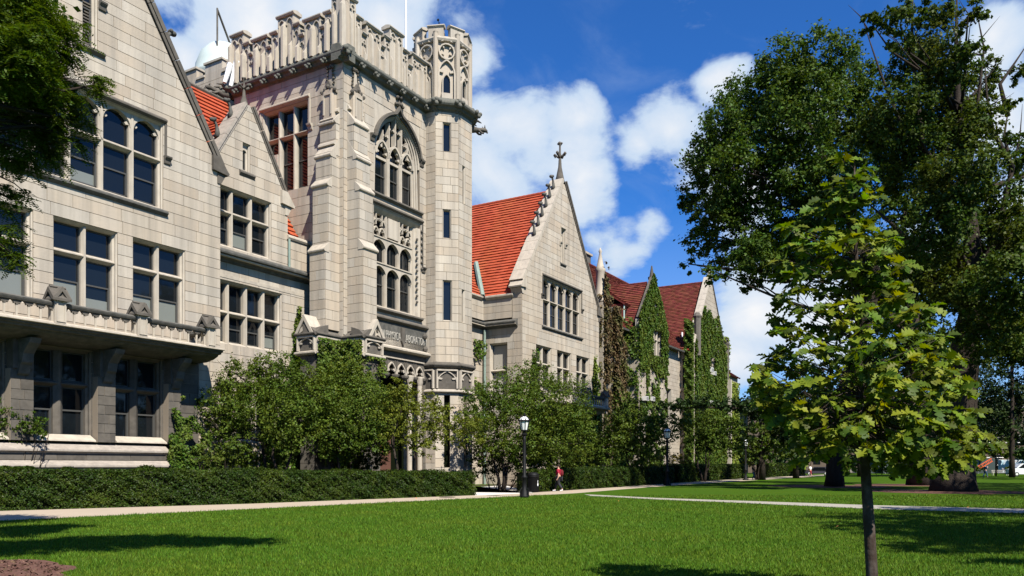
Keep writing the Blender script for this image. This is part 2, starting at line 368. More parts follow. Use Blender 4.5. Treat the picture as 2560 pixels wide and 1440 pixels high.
def window(fr, u0, u1, z0, z1, n, trans=(), arch=0, sill=.5, mw=.21, parent=None, stone=TRIM, cusp=True, sash=True, blind=.12, archall=False, depth=.42, zlow=None):
    """stone window: chamfered mullions and transoms; each light a pane of its own"""
    parent = parent or HALL
    m = M(fr); wd = (u1 - u0) / n; D = depth
    for sgn, ue in ((1, u0), (-1, u1)):     # moulded jambs
        m.vprism([(ue, -.02), (ue + sgn * .05, -.06), (ue + sgn * .05, -.16), (ue + sgn * .13, -.22), (ue + sgn * .13, -D - .03), (ue, -D - .03)][::sgn], z0 + .002, z1 - .002)
    m.prof(u0 + .001, u1 - .001, [(-D - .03, z1), (-D - .03, z1 - .12), (-.2, z1 - .12), (-.06, z1 - .03), (-.03, z1)])
    for i in range(1, n):
        u = u0 + i * wd; h = mw / 2
        lo = z0 if not zlow else zlow[min(i, n - 1)]
        m.vprism([(u - .045, -.12), (u + .045, -.12), (u + h, -.26), (u + h, -D - .03), (u - h, -D - .03), (u - h, -.26)], lo, z1 - .1)
    for z in trans:
        for i in range(n):
            m.prof(u0 + i * wd + .06, u0 + (i + 1) * wd - .06, [(-.1, z - .02), (-.1, z + .03), (-.30, z + .14), (-D - .03, z + .14), (-D - .03, z - .13), (-.30, z - .13)])
    lev = [z0] + list(trans) + [z1]
    for i in range(n):
        a, b = u0 + i * wd + (.13 if i == 0 else mw / 2), u0 + (i + 1) * wd - (.13 if i == n - 1 else mw / 2)
        m.prof(a - .05, b + .05, [(-.02, z0 - .02), (-.02, z0 + .02), (-D, z0 + .22), (-D - .03, z0 + .22), (-D - .03, z0 - .02)])
        if arch:
            zt = z1 - .1; spandrel(m, a - .02, b + .02, zt - arch, zt + .02, -D - .01, -.16)
            if cusp:
                for q, sg in ((a, 1), (b, -1)):
                    zc = zt - arch * .62
                    m.poly([(q, zc - .10), (q + sg * .17, zc - .14), (q + sg * .24, zc - .05), (q + sg * .13, zc + .02), (q, zc + .2)], -D + .02, -.26)
    w_ = m.obj('window', stone, parent)
    s = M(fr)
    for i in range(n):
        a, b = u0 + i * wd + (.12 if i == 0 else mw / 2 - .01), u0 + (i + 1) * wd - (.12 if i == n - 1 else mw / 2 - .01)
        for k in range(len(lev) - 1):
            za = lev[k] + (.2 if k == 0 else .13); zb = lev[k + 1] - .12
            if zlow and k == 0 and zlow[i] > za: za = zlow[i] + .1
            if zb < za + .2: continue
            s.bar([(a + .03, za + .03), (b - .03, za + .03), (b - .03, zb - .03), (a + .03, zb - .03)], .06, -D - .02, -D + .05, True)
            zm = za + (zb - za) * .52
            if sash and k == 0 and zb - za > 1.3:
                s.box(a + .06, b - .06, zm - .035, zm + .035, -D - .02, -D + .07)
                s.bar([(b - .10, za + .06), (b - .10, zm - .03)], .05, -D, -D + .09)
            M(fr).box(a + .02, b - .02, za, zb, -D - .05, -D - .005).obj('pane', GLASS, w_)
            if random.random() < blind and k == 0: M(fr).box(a + .07, b - .07, za + .06, za + (zm - za) * random.choice((.5, .95)), -D - .004, -D + .004).obj('blind', BLIND, w_)
    s.obj('sash', SASH, w_)
    return w_
def hood(fr, u0, u1, z, drop=.9, m_=GREY, stops=True, dk=.18):
    m = M(fr)
    m.prof(u0 - .15, u1 + .15, [(0, z), (dk * .45, z + .02), (dk, z + .10), (dk, z + .17), (.02, z + .30), (-.01, z + .30), (-.01, z)])
    if drop:
        for u in (u0 - .13, u1 + .13):
            m.vprism([(u - .07, .0), (u - .05, .09), (u + .05, .09), (u + .07, .0)], z - drop, z + .001)
    if stops and drop:
        for u in (u0 - .2, u1 + .2):
            m.prof(u - .17, u + .17, [(-.01, z - drop + .02), (.26, z - drop - .03), (.24, z - drop - .1), (.14, z - drop - .2), (.10, z - drop - .36), (-.01, z - drop - .44)])
    return part('hood_mould', m, m_)
def sillband(fr, u0, u1, z, m_=GREY, dk=.2):
    return part('sill', M(fr).prof(u0, u1, [(-.01, z + .12), (.03, z + .12), (dk, z), (dk, z - .07), (.05, z - .2), (-.01, z - .22)]), m_)

def coping(fr, path, thick=.34, back=.95, fwd=.16, mt=GREY, segs=6):
    """gable coping cut into stones along the slope"""
    for (a, b) in zip(path, path[1:]):
        n = max(1, round(math.hypot(b[0] - a[0], b[1] - a[1]) / (1.25)))
        dx, dz = (b[0] - a[0]) / n, (b[1] - a[1]) / n; l = math.hypot(dx, dz); nx, nz = -dz / l, dx / l
        if nz < 0: nx, nz = -nx, -nz
        for i in range(n):
            g = .012
            p = (a[0] + dx * (i + g), a[1] + dz * (i + g)); q = (a[0] + dx * (i + 1 - g), a[1] + dz * (i + 1 - g))
            sec = lambda P: [(P[0], P[1]), (P[0] + nx * thick, P[1] + nz * thick)]
            m = M(fr); m.poly([sec(p)[0], sec(q)[0], sec(q)[1], sec(p)[1]], -back, fwd * .55)
            s2 = lambda P: [(P[0] + nx * thick * .45, P[1] + nz * thick * .45), (P[0] + nx * (thick + .02), P[1] + nz * (thick + .02))]
            m.poly([s2(p)[0], s2(q)[0], s2(q)[1], s2(p)[1]], -back - .04, fwd)
            part('coping_stone', m, mt)
def kneeler(fr, u, z, sg, w_=.75, back=.95, mt=GREY):
    """projecting foot stone of a gable; sg=+1 at the right foot, -1 at the left"""
    m = M(fr)
    m.poly([(u - sg * .55, z - .02), (u + sg * .42, z - .1), (u + sg * .46, z + .02), (u + sg * .35, z + .12), (u - sg * .1, z + .72), (u - sg * .55, z + .75)], -back, .2)
    m.poly([(u - sg * .2, z - .62), (u + sg * .02, z - .6), (u + sg * .3, z - .12), (u - sg * .2, z - .06)], -back + .1, .08)
    return part('kneeler', m, mt)
_crk = M(); _crk.tube([(0, 0, -.1), (0.02, 0, .28), (-.05, 0, .62), (-.22, 0, .86), (-.40, 0, .84)], [.20, .13, .085, .10, .05], 6)
_crk.ball((-.36, 0, .86), .17, (1.1, 1, .8)); _crk.ball((-.2, .07, .92), .11); _crk.ball((-.2, -.07, .92), .11)
CRK = _crk.mesh('crocket', SOOT_SHADE, True)
def crocket(fr, u, z, d, sg, s=1., tilt=0.):
    o = put('crocket', CRK, HALL, fr.P(u, z, d)); o.rotation_euler = (0, tilt, 0 if sg < 0 else math.pi); o.scale = (s, s, s)
    return o
def finial(fr, u, z, d, h, s=1., mt=GREY):
    x, y, _ = fr.P(u, z, d); m = M()
    m.lathe([(.42 * s, -.1), (.30 * s, h * .14), (.14 * s, h * .38), (.10 * s, h * .6), (.13 * s, h * .66), (.08 * s, h * .72), (.07 * s, h * .88), (.11 * s, h * .93), (.04 * s, h)], 8, (x, y, z))
    for k in range(4):
        g = k * math.pi / 2; cx, cy = math.cos(g), math.sin(g)
        m.tube([(x, y, z + h * .60), (x + cx * .22 * s, y + cy * .22 * s, z + h * .64), (x + cx * .42 * s, y + cy * .42 * s, z + h * .70), (x + cx * .40 * s, y + cy * .40 * s, z + h * .63)], [.09 * s, .08 * s, .11 * s, .06 * s], 6)
        m.ball((x + cx * .43 * s, y + cy * .43 * s, z + h * .69), .12 * s)
        m.ball((x + cx * .14 * s, y + cy * .14 * s, z + h * .95), .09 * s)
    return part('finial', m, GREY, True)
def tiles(P0, P1, P2, P3, rows, mt, parent, name='tile_course', th=.10, join=False):
    """P0,P1 eave left/right; P3,P2 ridge left/right. every course a proud strip of clay tiles"""
    P0, P1, P2, P3 = map(Vector, (P0, P1, P2, P3)); nm = (P1 - P0).cross(P3 - P0).normalized()
    if nm.z < 0: nm = -nm
    allm = M()
    M().add([P0 - nm * .12, P1 - nm * .12, P2 - nm * .12, P3 - nm * .12, P0 - nm * .02, P1 - nm * .02, P2 - nm * .02, P3 - nm * .02],
            [(0, 1, 2, 3), (4, 5, 6, 7), (0, 1, 5, 4), (1, 2, 6, 5), (2, 3, 7, 6), (3, 0, 4, 7)]).obj('roof_deck', mt, parent)
    for i in range(rows):
        a, b = i / rows, (i + 1.04) / rows; b = min(b, 1)
        l0, r0, l1, r1 = P0.lerp(P3, a), P1.lerp(P2, a), P0.lerp(P3, b), P1.lerp(P2, b)
        nt = max(1, round((r0 - l0).length / (.62 if not join else .5))); m = allm if join else M()
        sh = (.5 if i % 2 else 0)
        cuts = [0] + [min(1, max(0, (k + sh) / nt)) for k in range(1 - (i % 2 == 1) * 0, nt)] + [1]
        cuts = sorted(set(cuts))
        for s, e in zip(cuts, cuts[1:]):
            g = .004 / max((r0 - l0).length, .1) * 2; t_ = th * random.uniform(.8, 1.25)
            q = [l0.lerp(r0, s + g), l0.lerp(r0, e - g), l1.lerp(r1, e - g), l1.lerp(r1, s + g)]
            v = [q[0] - nm * .01, q[1] - nm * .01, q[2] - nm * .02, q[3] - nm * .02, q[0] + nm * t_, q[1] + nm * t_, q[2] + nm * .008, q[3] + nm * .008]
            m.add(v, [(4, 5, 6, 7), (0, 1, 5, 4), (1, 2, 6, 5), (3, 0, 4, 7), (0, 3, 2, 1), (2, 3, 7, 6)])
        if not join: m.obj(name, mt, parent)
    if join: allm.obj('roof_tiles', mt, parent, kind='stuff')
def ridge(P, Q, r, mt, parent):
    P, Q = Vector(P), Vector(Q); n = max(2, int((Q - P).length / .5)); m = M()
    for i in range(n):
        a, b = P.lerp(Q, i / n), P.lerp(Q, (i + .97) / n); m.tube([a, b], [r, r * .86], 7)
    m.obj('ridge_tiles', mt, parent, kind='stuff')
# ================================================================== THE HALL
WC = M()      # wall core of the hall (mortar seen in the joints)
def corefor(fr): m = M(fr); return m
CORES = []
def wall(fr, *a, **k):
    m = M(fr); CORES.append(m); ashlar(fr, *a, coremesh=m, **k)
def gslopes(uc, hw, ze, za):   # gable half planes: right side and left side
    s = (za - ze) / hw
    return [(s, 1, za + s * uc), (-s, 1, za - s * uc)]

# ---- left gabled wing
fA = front(0)
APX = 28.0; UC = -7.1
slA = gslopes(UC, 6.95, 17.2, APX)
opsA = [(-11.0, -3.4, 14.1, 18.3), (-8.74, -5.78, 8.4, 12.4), (-5.0, -2.15, 8.4, 12.4), (-12.6, -9.6, 8.4, 12.4),
        (-9.75, -7.05, 2.75, 6.75), (-6.1, -3.45, 2.75, 6.75), (-13.4, -10.75, 2.75, 6.75), (-7.45, -6.75, 20.35, 23.8)]
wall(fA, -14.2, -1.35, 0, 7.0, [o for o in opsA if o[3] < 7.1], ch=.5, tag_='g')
wall(fA, -1.35, 0, 0, 7.0, ch=.5)
wall(fA, -14.2, 0, 7.0, 28.0, [o for o in opsA if o[3] > 7.1], ch=.53, ln=(1.0, 2.5), slopes=[(0, 1, 27.9)] + slA)
window(fA, -11.0, -3.4, 14.1, 18.3, 5, (16.5,), arch=.62, blind=.2)
hood(fA, -11.0, -3.4, 18.32, 1.55)
sillband(fA, -11.4, -3.2, 14.0, SOOT_SHADE)
for a, b in ((-8.74, -5.78), (-5.0, -2.15), (-12.6, -9.6)): window(fA, a, b, 8.4, 12.4, 2, (10.98,), blind=.7)
for a, b in ((-9.75, -7.05), (-6.1, -3.45), (-13.4, -10.75)):
    window(fA, a, b, 2.75, 6.75, 2, (5.2,), stone=GREY, mw=.42, blind=0)
window(fA, -7.45, -6.75, 20.35, 23.8, 1, (), arch=.5, blind=0, depth=.3)
m = M(fA)
for i in range(14): m.box(-7.34, -6.86, 20.6 + i * .14, 20.66 + i * .14, -.34, -.24)
part('louvre_blades', m, GREY)
hood(fA, -7.45, -6.75, 23.85, 1.2); sillband(fA, -7.75, -6.45, 20.3, GREY)
coping(fA, [(-.12, 17.25), (UC + .1, 28.1)], .36, .8, .14)
coping(fA, [(-14.1, 17.25), (UC - .1, 28.1)], .36, .8, .14)
kneeler(fA, 0, 17.0, 1); kneeler(fA, -14.2, 17.0, -1)
for k, (u, z) in enumerate([(-2.95, 22.3), (-4.95, 25.4)]): crocket(fA, u, z, -.3, 1, 1.0)
# body of the wing behind the facade
part('wing_body', M().add([(-14.2, .46, 0), (-.1, .46, 0), (-.1, 16, 0), (-14.2, 16, 0), (-14.2, .46, 17.1), (-.1, .46, 17.1), (-.1, 16, 17.1), (-14.2, 16, 17.1)],
     [(0, 1, 2, 3), (4, 5, 6, 7), (0, 1, 5, 4), (1, 2, 6, 5), (2, 3, 7, 6), (3, 0, 4, 7)]), MORTL)
tiles((-.2, 16, 17.0), (-.2, .85, 17.0), (UC, .85, 27.6), (UC, 16, 27.6), 34, TILE, HALL, join=True)
tiles((-14, .85, 17.0), (-14, 16, 17.0), (UC, 16, 27.6), (UC, .85, 27.6), 34, TILE, HALL, join=True)
# corner of the recess (return wall)
wall(Fr(0, 0, 90), .02, 1.2, 0, 17.0, ch=.53, core=.3)

# ---- lower bay: plinth, piers, sloping sills
for z, dk, up in ((2.3, .66, .26), (1.62, .88, .22)):
    part('plinth_ledge', M(fA).prof(-14.3, -3.55 + (dk - .6), [(-.01, z + up), (dk - .35, z + up), (dk - .02, z + .04), (dk, z), (dk, z - .07), (dk - .10, z - .09), (dk - .14, z - .16), (-.01, z - .16)]), LEDGE)
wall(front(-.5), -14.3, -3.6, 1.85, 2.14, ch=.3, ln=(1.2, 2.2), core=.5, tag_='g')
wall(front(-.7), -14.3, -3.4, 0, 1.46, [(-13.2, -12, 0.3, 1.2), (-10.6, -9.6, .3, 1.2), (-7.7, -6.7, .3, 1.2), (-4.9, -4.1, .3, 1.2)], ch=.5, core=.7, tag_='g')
for a, b in ((-10.72, -9.8), (-7.0, -6.15), (-3.4, -2.7)):
    wall(front(-.42), a, b, 2.66, 5.6, ch=.42, ln=(.45, .7), core=.42, tag_='g')
    part('pier_corbel', M(front(-.42)).poly([(a + .05, 5.6), (b - .05, 5.6), (b - .05, 6.9), (a + .05, 6.9)], -.4, .12), GREY)
    part('corbel', M(Fr((a + b) / 2, -.42, -90)).poly([(0, 5.3), (.15, 5.4), (.3, 5.75), (.42, 5.85), (.5, 6.2), (.7, 6.4), (.95, 6.6), (1.05, 6.8), (0, 6.8)], -.22, .22), SOOT_SHADE)  # corbel coloured near black to stand in for the slab's shade
for a, b in ((-9.75, -7.05), (-6.1, -3.45), (-13.4, -10.75)):
    part('sloping_sill', M(fA).prof(a + .02, b - .02, [(-.02, 2.98), (.42, 2.74), (.44, 2.68), (-.02, 2.66)]), TRIM)
# ---- balcony of the left wing
BAL = M(fA).prof(-14.6, -1.42, [(-.01, 7.32), (2.06, 7.32), (2.12, 7.34), (2.12, 7.38), (1.9, 7.44), (-.01, 7.44)]).obj('balcony', TRIM, HALL)
M(fA).prof(-14.55, -1.46, [(-.01, 6.80), (.8, 6.82), (1.3, 6.92), (1.62, 7.05), (1.66, 7.12), (1.86, 7.14), (1.9, 7.22), (2.0, 7.25), (2.02, 7.315), (-.01, 7.315)]).obj('balcony_soffit', SOOT_SHADE, HALL)  # underside shade of the slab put into its dark colour
fB = front(-1.8)
def balustrade(frm, u0, u1, zb, zt, n, parent, mt=TRIM):
    w_ = (u1 - u0) / n; me = None
    M(frm).prof(u0, u1, [(-.16, zt - .19), (.10, zt - .19), (.14, zt - .12), (.16, zt - .06), (.0, zt + .02), (-.22, zt - .02), (-.22, zt - .12)]).obj('handrail', SOOT_SHADE, parent)
    M(frm).prof(u0, u1, [(-.12, zb), (.12, zb), (.10, zb + .04), (.0, zb + .08), (-.12, zb + .08)]).obj('base_rail', mt, parent)
    for i in range(n + 1):
        u = u0 + i * w_; m = M(frm)
        m.vprism([(u - .035, .0), (u - .02, .03), (u + .02, .03), (u + .035, 0), (u + .035, -.05), (u - .035, -.05)], zb + .06, zt - .30)
        z0 = zt - .36; hd = M(frm)
        for sg in (-1, 1):
            if (i == 0 and sg < 0) or (i == n and sg > 0): continue
            hd.poly([(u, z0 - .02), (u + sg * .035, z0 - .02), (u + sg * .06, z0 + .05), (u + sg * .12, z0 + .02), (u + sg * .13, z0 + .07), (u + sg * w_ * .36, z0 + .12), (u + sg * w_ * .495, z0 + .17), (u + sg * w_ * .495, z0 + .19), (u, z0 + .19)], -.06, .04)
        hd.obj('arch_head', GREY, parent)
        m.obj('baluster', mt, parent)
def pedestal(frm, u, zb, zt, parent, w_=.46):
    p = M(frm).box(u - w_ / 2, u + w_ / 2, zb, zt, -.3, .22).obj('pedestal', TRIM, parent)
    m = M(frm); h = w_ / 2
    m.bar([(u - h + .07, zb + .1), (u - h + .07, zt - .1), (u + h - .07, zt - .1), (u + h - .07, zb + .1)], .05, .22, .255, True)
    m.obj('panel_moulding', TRIM, p)
    m = M(frm)   # cross gabled cap
    e, hh = h + .13, .52
    m.poly([(u - e, zt - .06), (u - e, zt + .04), (u, zt + hh), (u + e, zt + .04), (u + e, zt - .06), (u + e - .12, zt - .02), (u, zt + hh - .2), (u - e + .12, zt - .02)], -.42, .34)
    m.poly([(u - e + .14, zt - .0), (u, zt + hh - .17), (u + e - .14, zt - .0)], -.34, .26)
    cx, cy, _ = frm.P(u, 0, -.04)
    f2 = Fr(cx, cy, frm.deg - 90)
    m2 = M(f2); m2.poly([(-e - .03, zt - .08), (-e - .03, zt + .03), (0, zt + hh - .02), (e + .03, zt + .03), (e + .03, zt - .08), (e - .10, zt - .03), (0, zt + hh - .22), (-e + .10, zt - .03)], -h - .16, h + .16)
    m.v, m.f = m.v, m.f; m2.obj('cap', GREY, p); m.obj('cap', GREY, p)
    M(frm).tube([frm.P(u - h - .1, zt + hh, -.04), frm.P(u + h + .1, zt + hh, -.04)], .06, 6).obj('cap_roll', GREY, p)
for a, b, n in ((-13.05, -9.8, 7), (-9.34, -6.09, 7), (-5.63, -2.38, 7)): balustrade(fB, a, b, 7.44, 8.32, n, HALL)
for u in (-13.28, -9.57, -5.86, -2.15): pedestal(fB, u, 7.42, 8.42, HALL)
fBs = Fr(-1.85, 0, 90); balustrade(fBs, -1.5, -.1, 7.44, 8.32, 3, HALL)

# ---- recessed link with the small gable
fL = front(.8)
wall(fL, 0, 7.4, 0, 12.75, [(.05, 5.05, 8.2, 11.65), (.4, 4.6, 2.9, 6.2)], ch=.5, ln=(.8, 2.0))
window(fL, .05, 5.05, 8.2, 11.65, 4, (9.93,), blind=.5, mw=.20, depth=.5)
window(fL, .4, 4.6, 2.9, 6.2, 3, (4.9,), blind=.0)
part('string_course', M(fL).prof(0, 7.39, [(-.01, 12.6), (.14, 12.62), (.2, 12.74), (.36, 12.78), (.38, 12.86), (.62, 12.94), (.64, 13.02), (.62, 13.1), (.2, 13.3), (-.4, 13.34), (-.4, 12.6)]), SOOT_SHADE)
part('string_course', M(fL).prof(0, 7.385, [(.381, 12.79), (.50, 12.81), (.52, 12.88), (.40, 12.9)]), TRIM)
part('string_course', M(fL).prof(0, 7.385, [(-.0, 11.76), (.05, 11.78), (.06, 11.95), (-.0, 11.97)]), TRIM)
fG = front(.95)
slG = gslopes(2.75, 2.85, 17.25, 21.9)
wall(fG, -.1, 5.63, 13.3, 21.9, [(.35, 4.36, 13.52, 16.8), (2.3, 2.82, 18.0, 19.6)], ch=.5, ln=(.8, 1.9), slopes=[(0, 1, 21.8)] + slG)
window(fG, .35, 4.36, 13.52, 16.8, 3, (15.45,), blind=.35, mw=.21)
window(fG, 2.3, 2.82, 18.0, 19.6, 1, (), arch=.36, blind=0, depth=.3, sash=False)
sillband(fG, 2.05, 3.1, 17.92, GREY, .16)
coping(fG, [(5.55, 17.25), (2.84, 21.75)], .26, .95, .12); coping(fG, [(-.05, 17.25), (2.66, 21.75)], .26, .95, .12, mt=LEDGE)
kneeler(fG, 5.6, 17.0, 1, mt=TRIM); kneeler(fG, -.05, 17.0, -1)
for u, z in ((1.0, 19.6), (1.9, 21.0)): crocket(fG, u, z, -.5, -1, .9)
finial(fG, 2.75, 21.8, -.4, 1.7, .7)
tiles((-.05, 8, 17.0), (-.05, 1.9, 17.0), (2.75, 1.9, 21.4), (2.75, 8, 21.4), 16, TILE, HALL)
tiles((5.6, 1.9, 17.2), (5.6, 8, 17.2), (2.75, 8, 21.4), (2.75, 1.9, 21.4), 16, TILE, HALL, join=True)
ridge((2.75, 1.9, 21.45), (2.75, 5.4, 21.45), .12, TILE, HALL)
# parapet beside the tower
fP = front(.9)
wall(fP, 5.72, 7.38, 13.34, 15.0, ch=.48, ln=(.8, 1.2))
part('parapet_cap', M(fP).prof(5.55, 7.38, [(-.5, 15.0), (.1, 15.0), (.16, 15.1), (.14, 15.2), (-.1, 15.34), (-.5, 15.34)]), TRIM)
part('drainpipe', M().tube([(5.62, .78, 13.3), (5.62, .78, 15.0)], .07, 8), LEAD)
# main roof between the wings
tiles((-3.0, 1.6, 15.3), (7.3, 1.6, 15.3), (7.3, 8.0, 25.3), (-3.0, 8.0, 25.3), 30, TILE, HALL)
ridge((-3.5, 8.0, 25.34), (7.3, 8.0, 25.34), .15, GREY, HALL)

# ---- tower
S0, TF = 7.4, -1.8
fS, fT = side(S0), front(TF)
wall(fS, -7.6, 1.8, 8.0, 25.8, [(-4.95, -1.05, 18.7, 24.0)], ch=.56, ln=(1.2, 2.3), core=.5)
window(fS, -4.95, -1.05, 18.7, 24.0, 3, (22.2,), blind=.0, mw=.21, zlow=[21.1, 18.7, 18.7], depth=.45)
part('window_apron', M(fS).box(-4.94, -3.72, 18.71, 21.2, -.4, -.06), LIME)
hood(fS, -5.0, -1.0, 24.05, 1.6, TRIM)
TW = 15.75
wall(fT, S0, TW, 9.4, 25.8, [(10.15, 14.85, 18.75, 24.4), (10.15, 14.95, 11.6, 17.9)], ch=.54, ln=(.9, 1.9), core=.5)
# tall traceried window
def tracery_top():
    u0, u1, z0, zs, zt = 10.15, 14.85, 18.75, 21.6, 24.4; m = M(fT)
    c = pointed(u0 + .12, u1 - .12, zs - .1, .66, 12, 1.0); pk = max(p[1] for p in c); k = (zt - .12 - (zs - .1)) / (pk - (zs - .1)); c = [(p[0], zs - .1 + (p[1] - zs + .1) * k) for p in c]
    h = len(c) // 2
    m.poly([(u0 + .001, zs - .1)] + c[:h + 1] + [(c[h][0], zt - .001), (u0 + .001, zt - .001)], -.5, -.0)
    m.poly([(c[h][0], zt - .001)] + c[h:] + [(u1 - .001, zs - .1), (u1 - .001, zt - .001)], -.5, -.0)
    for off, dd in ((.10, -.10), (.24, -.2), (.38, -.3)):
        cc_ = [(u0 + off, z0)] + [(12.5 + (p[0] - 12.5) * (1 - off / 2.6), p[1] - off * .55) for p in c] + [(u1 - off, z0)]
        m.bar(cc_, .13, dd - .12, dd)
    w3 = (u1 - u0 - .9) / 3; a0 = u0 + .45
    for i in range(3):
        a, b = a0 + i * w3, a0 + (i + 1) * w3
        m.bar(pointed(a + .02, b - .02, 21.35, .85, 7), .13, -.46, -.16)
        for t_ in ((a + .12, 21.55, 1), (b - .12, 21.55, -1), (a + .16, 21.95, 1), (b - .16, 21.95, -1)):
            m.poly([(t_[0], t_[1] - .09), (t_[0] + t_[2] * .22, t_[1] - .06), (t_[0] + t_[2] * .24, t_[1] + .02), (t_[0], t_[1] + .12)], -.42, -.24)
        m.box(a + .06, b - .06, 21.12, 21.28, -.5, -.34)
    for i in range(1, 3):
        u = a0 + i * w3
        m.vprism([(u - .05, -.16), (u + .05, -.16), (u + .10, -.28), (u + .10, -.5), (u - .10, -.5), (u - .10, -.28)], z0, 22.0)
    for i in range(1, 6):
        u = a0 + i * w3 / 2; zt_ = 24.1 - abs(u - 12.5) * .62 - (abs(u - 12.5) ** 2) * .22
        zb_ = 21.9 if i in (2, 4) else 22.35
        m.vprism([(u - .04, -.14), (u + .04, -.14), (u + .07, -.46), (u - .07, -.46)], zb_, zt_)
    for i in range(6):
        u = a0 + (i + .5) * w3 / 2; zt_ = 23.95 - abs(u - 12.5) * .65 - (abs(u - 12.5) ** 2) * .22
        for sg in (-1, 1):
            q = u + sg * w3 * .25
            m.poly([(q, zt_ - .5), (q - sg * .16, zt_ - .5), (q - sg * .2, zt_ - .42), (q - sg * .05, zt_ - .3), (q, zt_ - .1)], -.4, -.2)
    m.prof(u0, u1, [(-.02, z0 - .02), (-.0, z0 + .03), (-.45, z0 + .25), (-.5, z0 + .25), (-.5, z0 - .02)])
    w_ = m.obj('window', TRIM, HALL)
    for i in range(3):
        a, b = a0 + i * w3 + .12, a0 + (i + 1) * w3 - .12
        M(fT).box(a, b, 18.95, 21.15, -.56, -.5).obj('pane', GLASS, w_)
        s = M(fT); s.bar([(a + .04, 19.0), (b - .04, 19.0), (b - .04, 21.1), (a + .04, 21.1)], .07, -.52, -.44, True); s.box(a, b, 20.05, 20.12, -.5, -.42)
        s.obj('sash', SASH, w_)
    M(fT).box(u0 + .1, u1 - .1, 21.15, zt - .1, -.62, -.52).obj('pane', GLASS, w_)
    hm = M(fT)
    cc_ = [(10.0, 22.2)] + [(12.5 + (p[0] - 12.5) * 1.075, p[1] + .12) for p in c] + [(15.0, 22.2)]
    cc_ = [p for p in cc_ if p[1] > 22.15]; hh_ = len(cc_) // 2; cc_[hh_] = (cc_[hh_][0], cc_[hh_][1] + .35)
    hm.bar(cc_, .16, -.01, .26); hm.bar([(p[0], p[1] - .13) for p in cc_], .08, -.01, .13)
    hm.obj('hood_mould', GREY, HALL)
    bl = M()
    for p, q in zip(cc_, cc_[1:]):
        for k_ in (.25, .75):
            if p[1] > 22.2: bl.ball(fT.P(p[0] + (q[0] - p[0]) * k_, p[1] + (q[1] - p[1]) * k_ - .17, .1), .06, seg=5, rings=3)
    bl.obj('ball_flower_row', SOOT_SHADE, HALL)
    for u in (9.95, 15.02): M(fT).prof(u - .17, u + .17, [(-.01, 22.25), (.28, 22.2), (.26, 22.1), (.14, 21.95), (.10, 21.8), (-.01, 21.72)]).obj('label_stop', GREY, HALL)
    f = M(); x, y, _ = fT.P(12.55, 0, .14)
    f.tube([(x, y, 24.5), (x, y, 25.6)], [.10, .05], 6)
    for z_, r_ in ((24.95, .34), (25.4, .22)):
        for sg in (-1, 1): f.ball((x + sg * r_, y, z_), .12); f.ball((x + sg * r_ * .5, y, z_ + .05), .11)
        f.ball((x, y - .15, z_), .13)
    f.obj('hood_finial', GREY, HALL, True)
tracery_top()
sillband(fT, 10.0, 15.05, 18.65, GREY, .22)
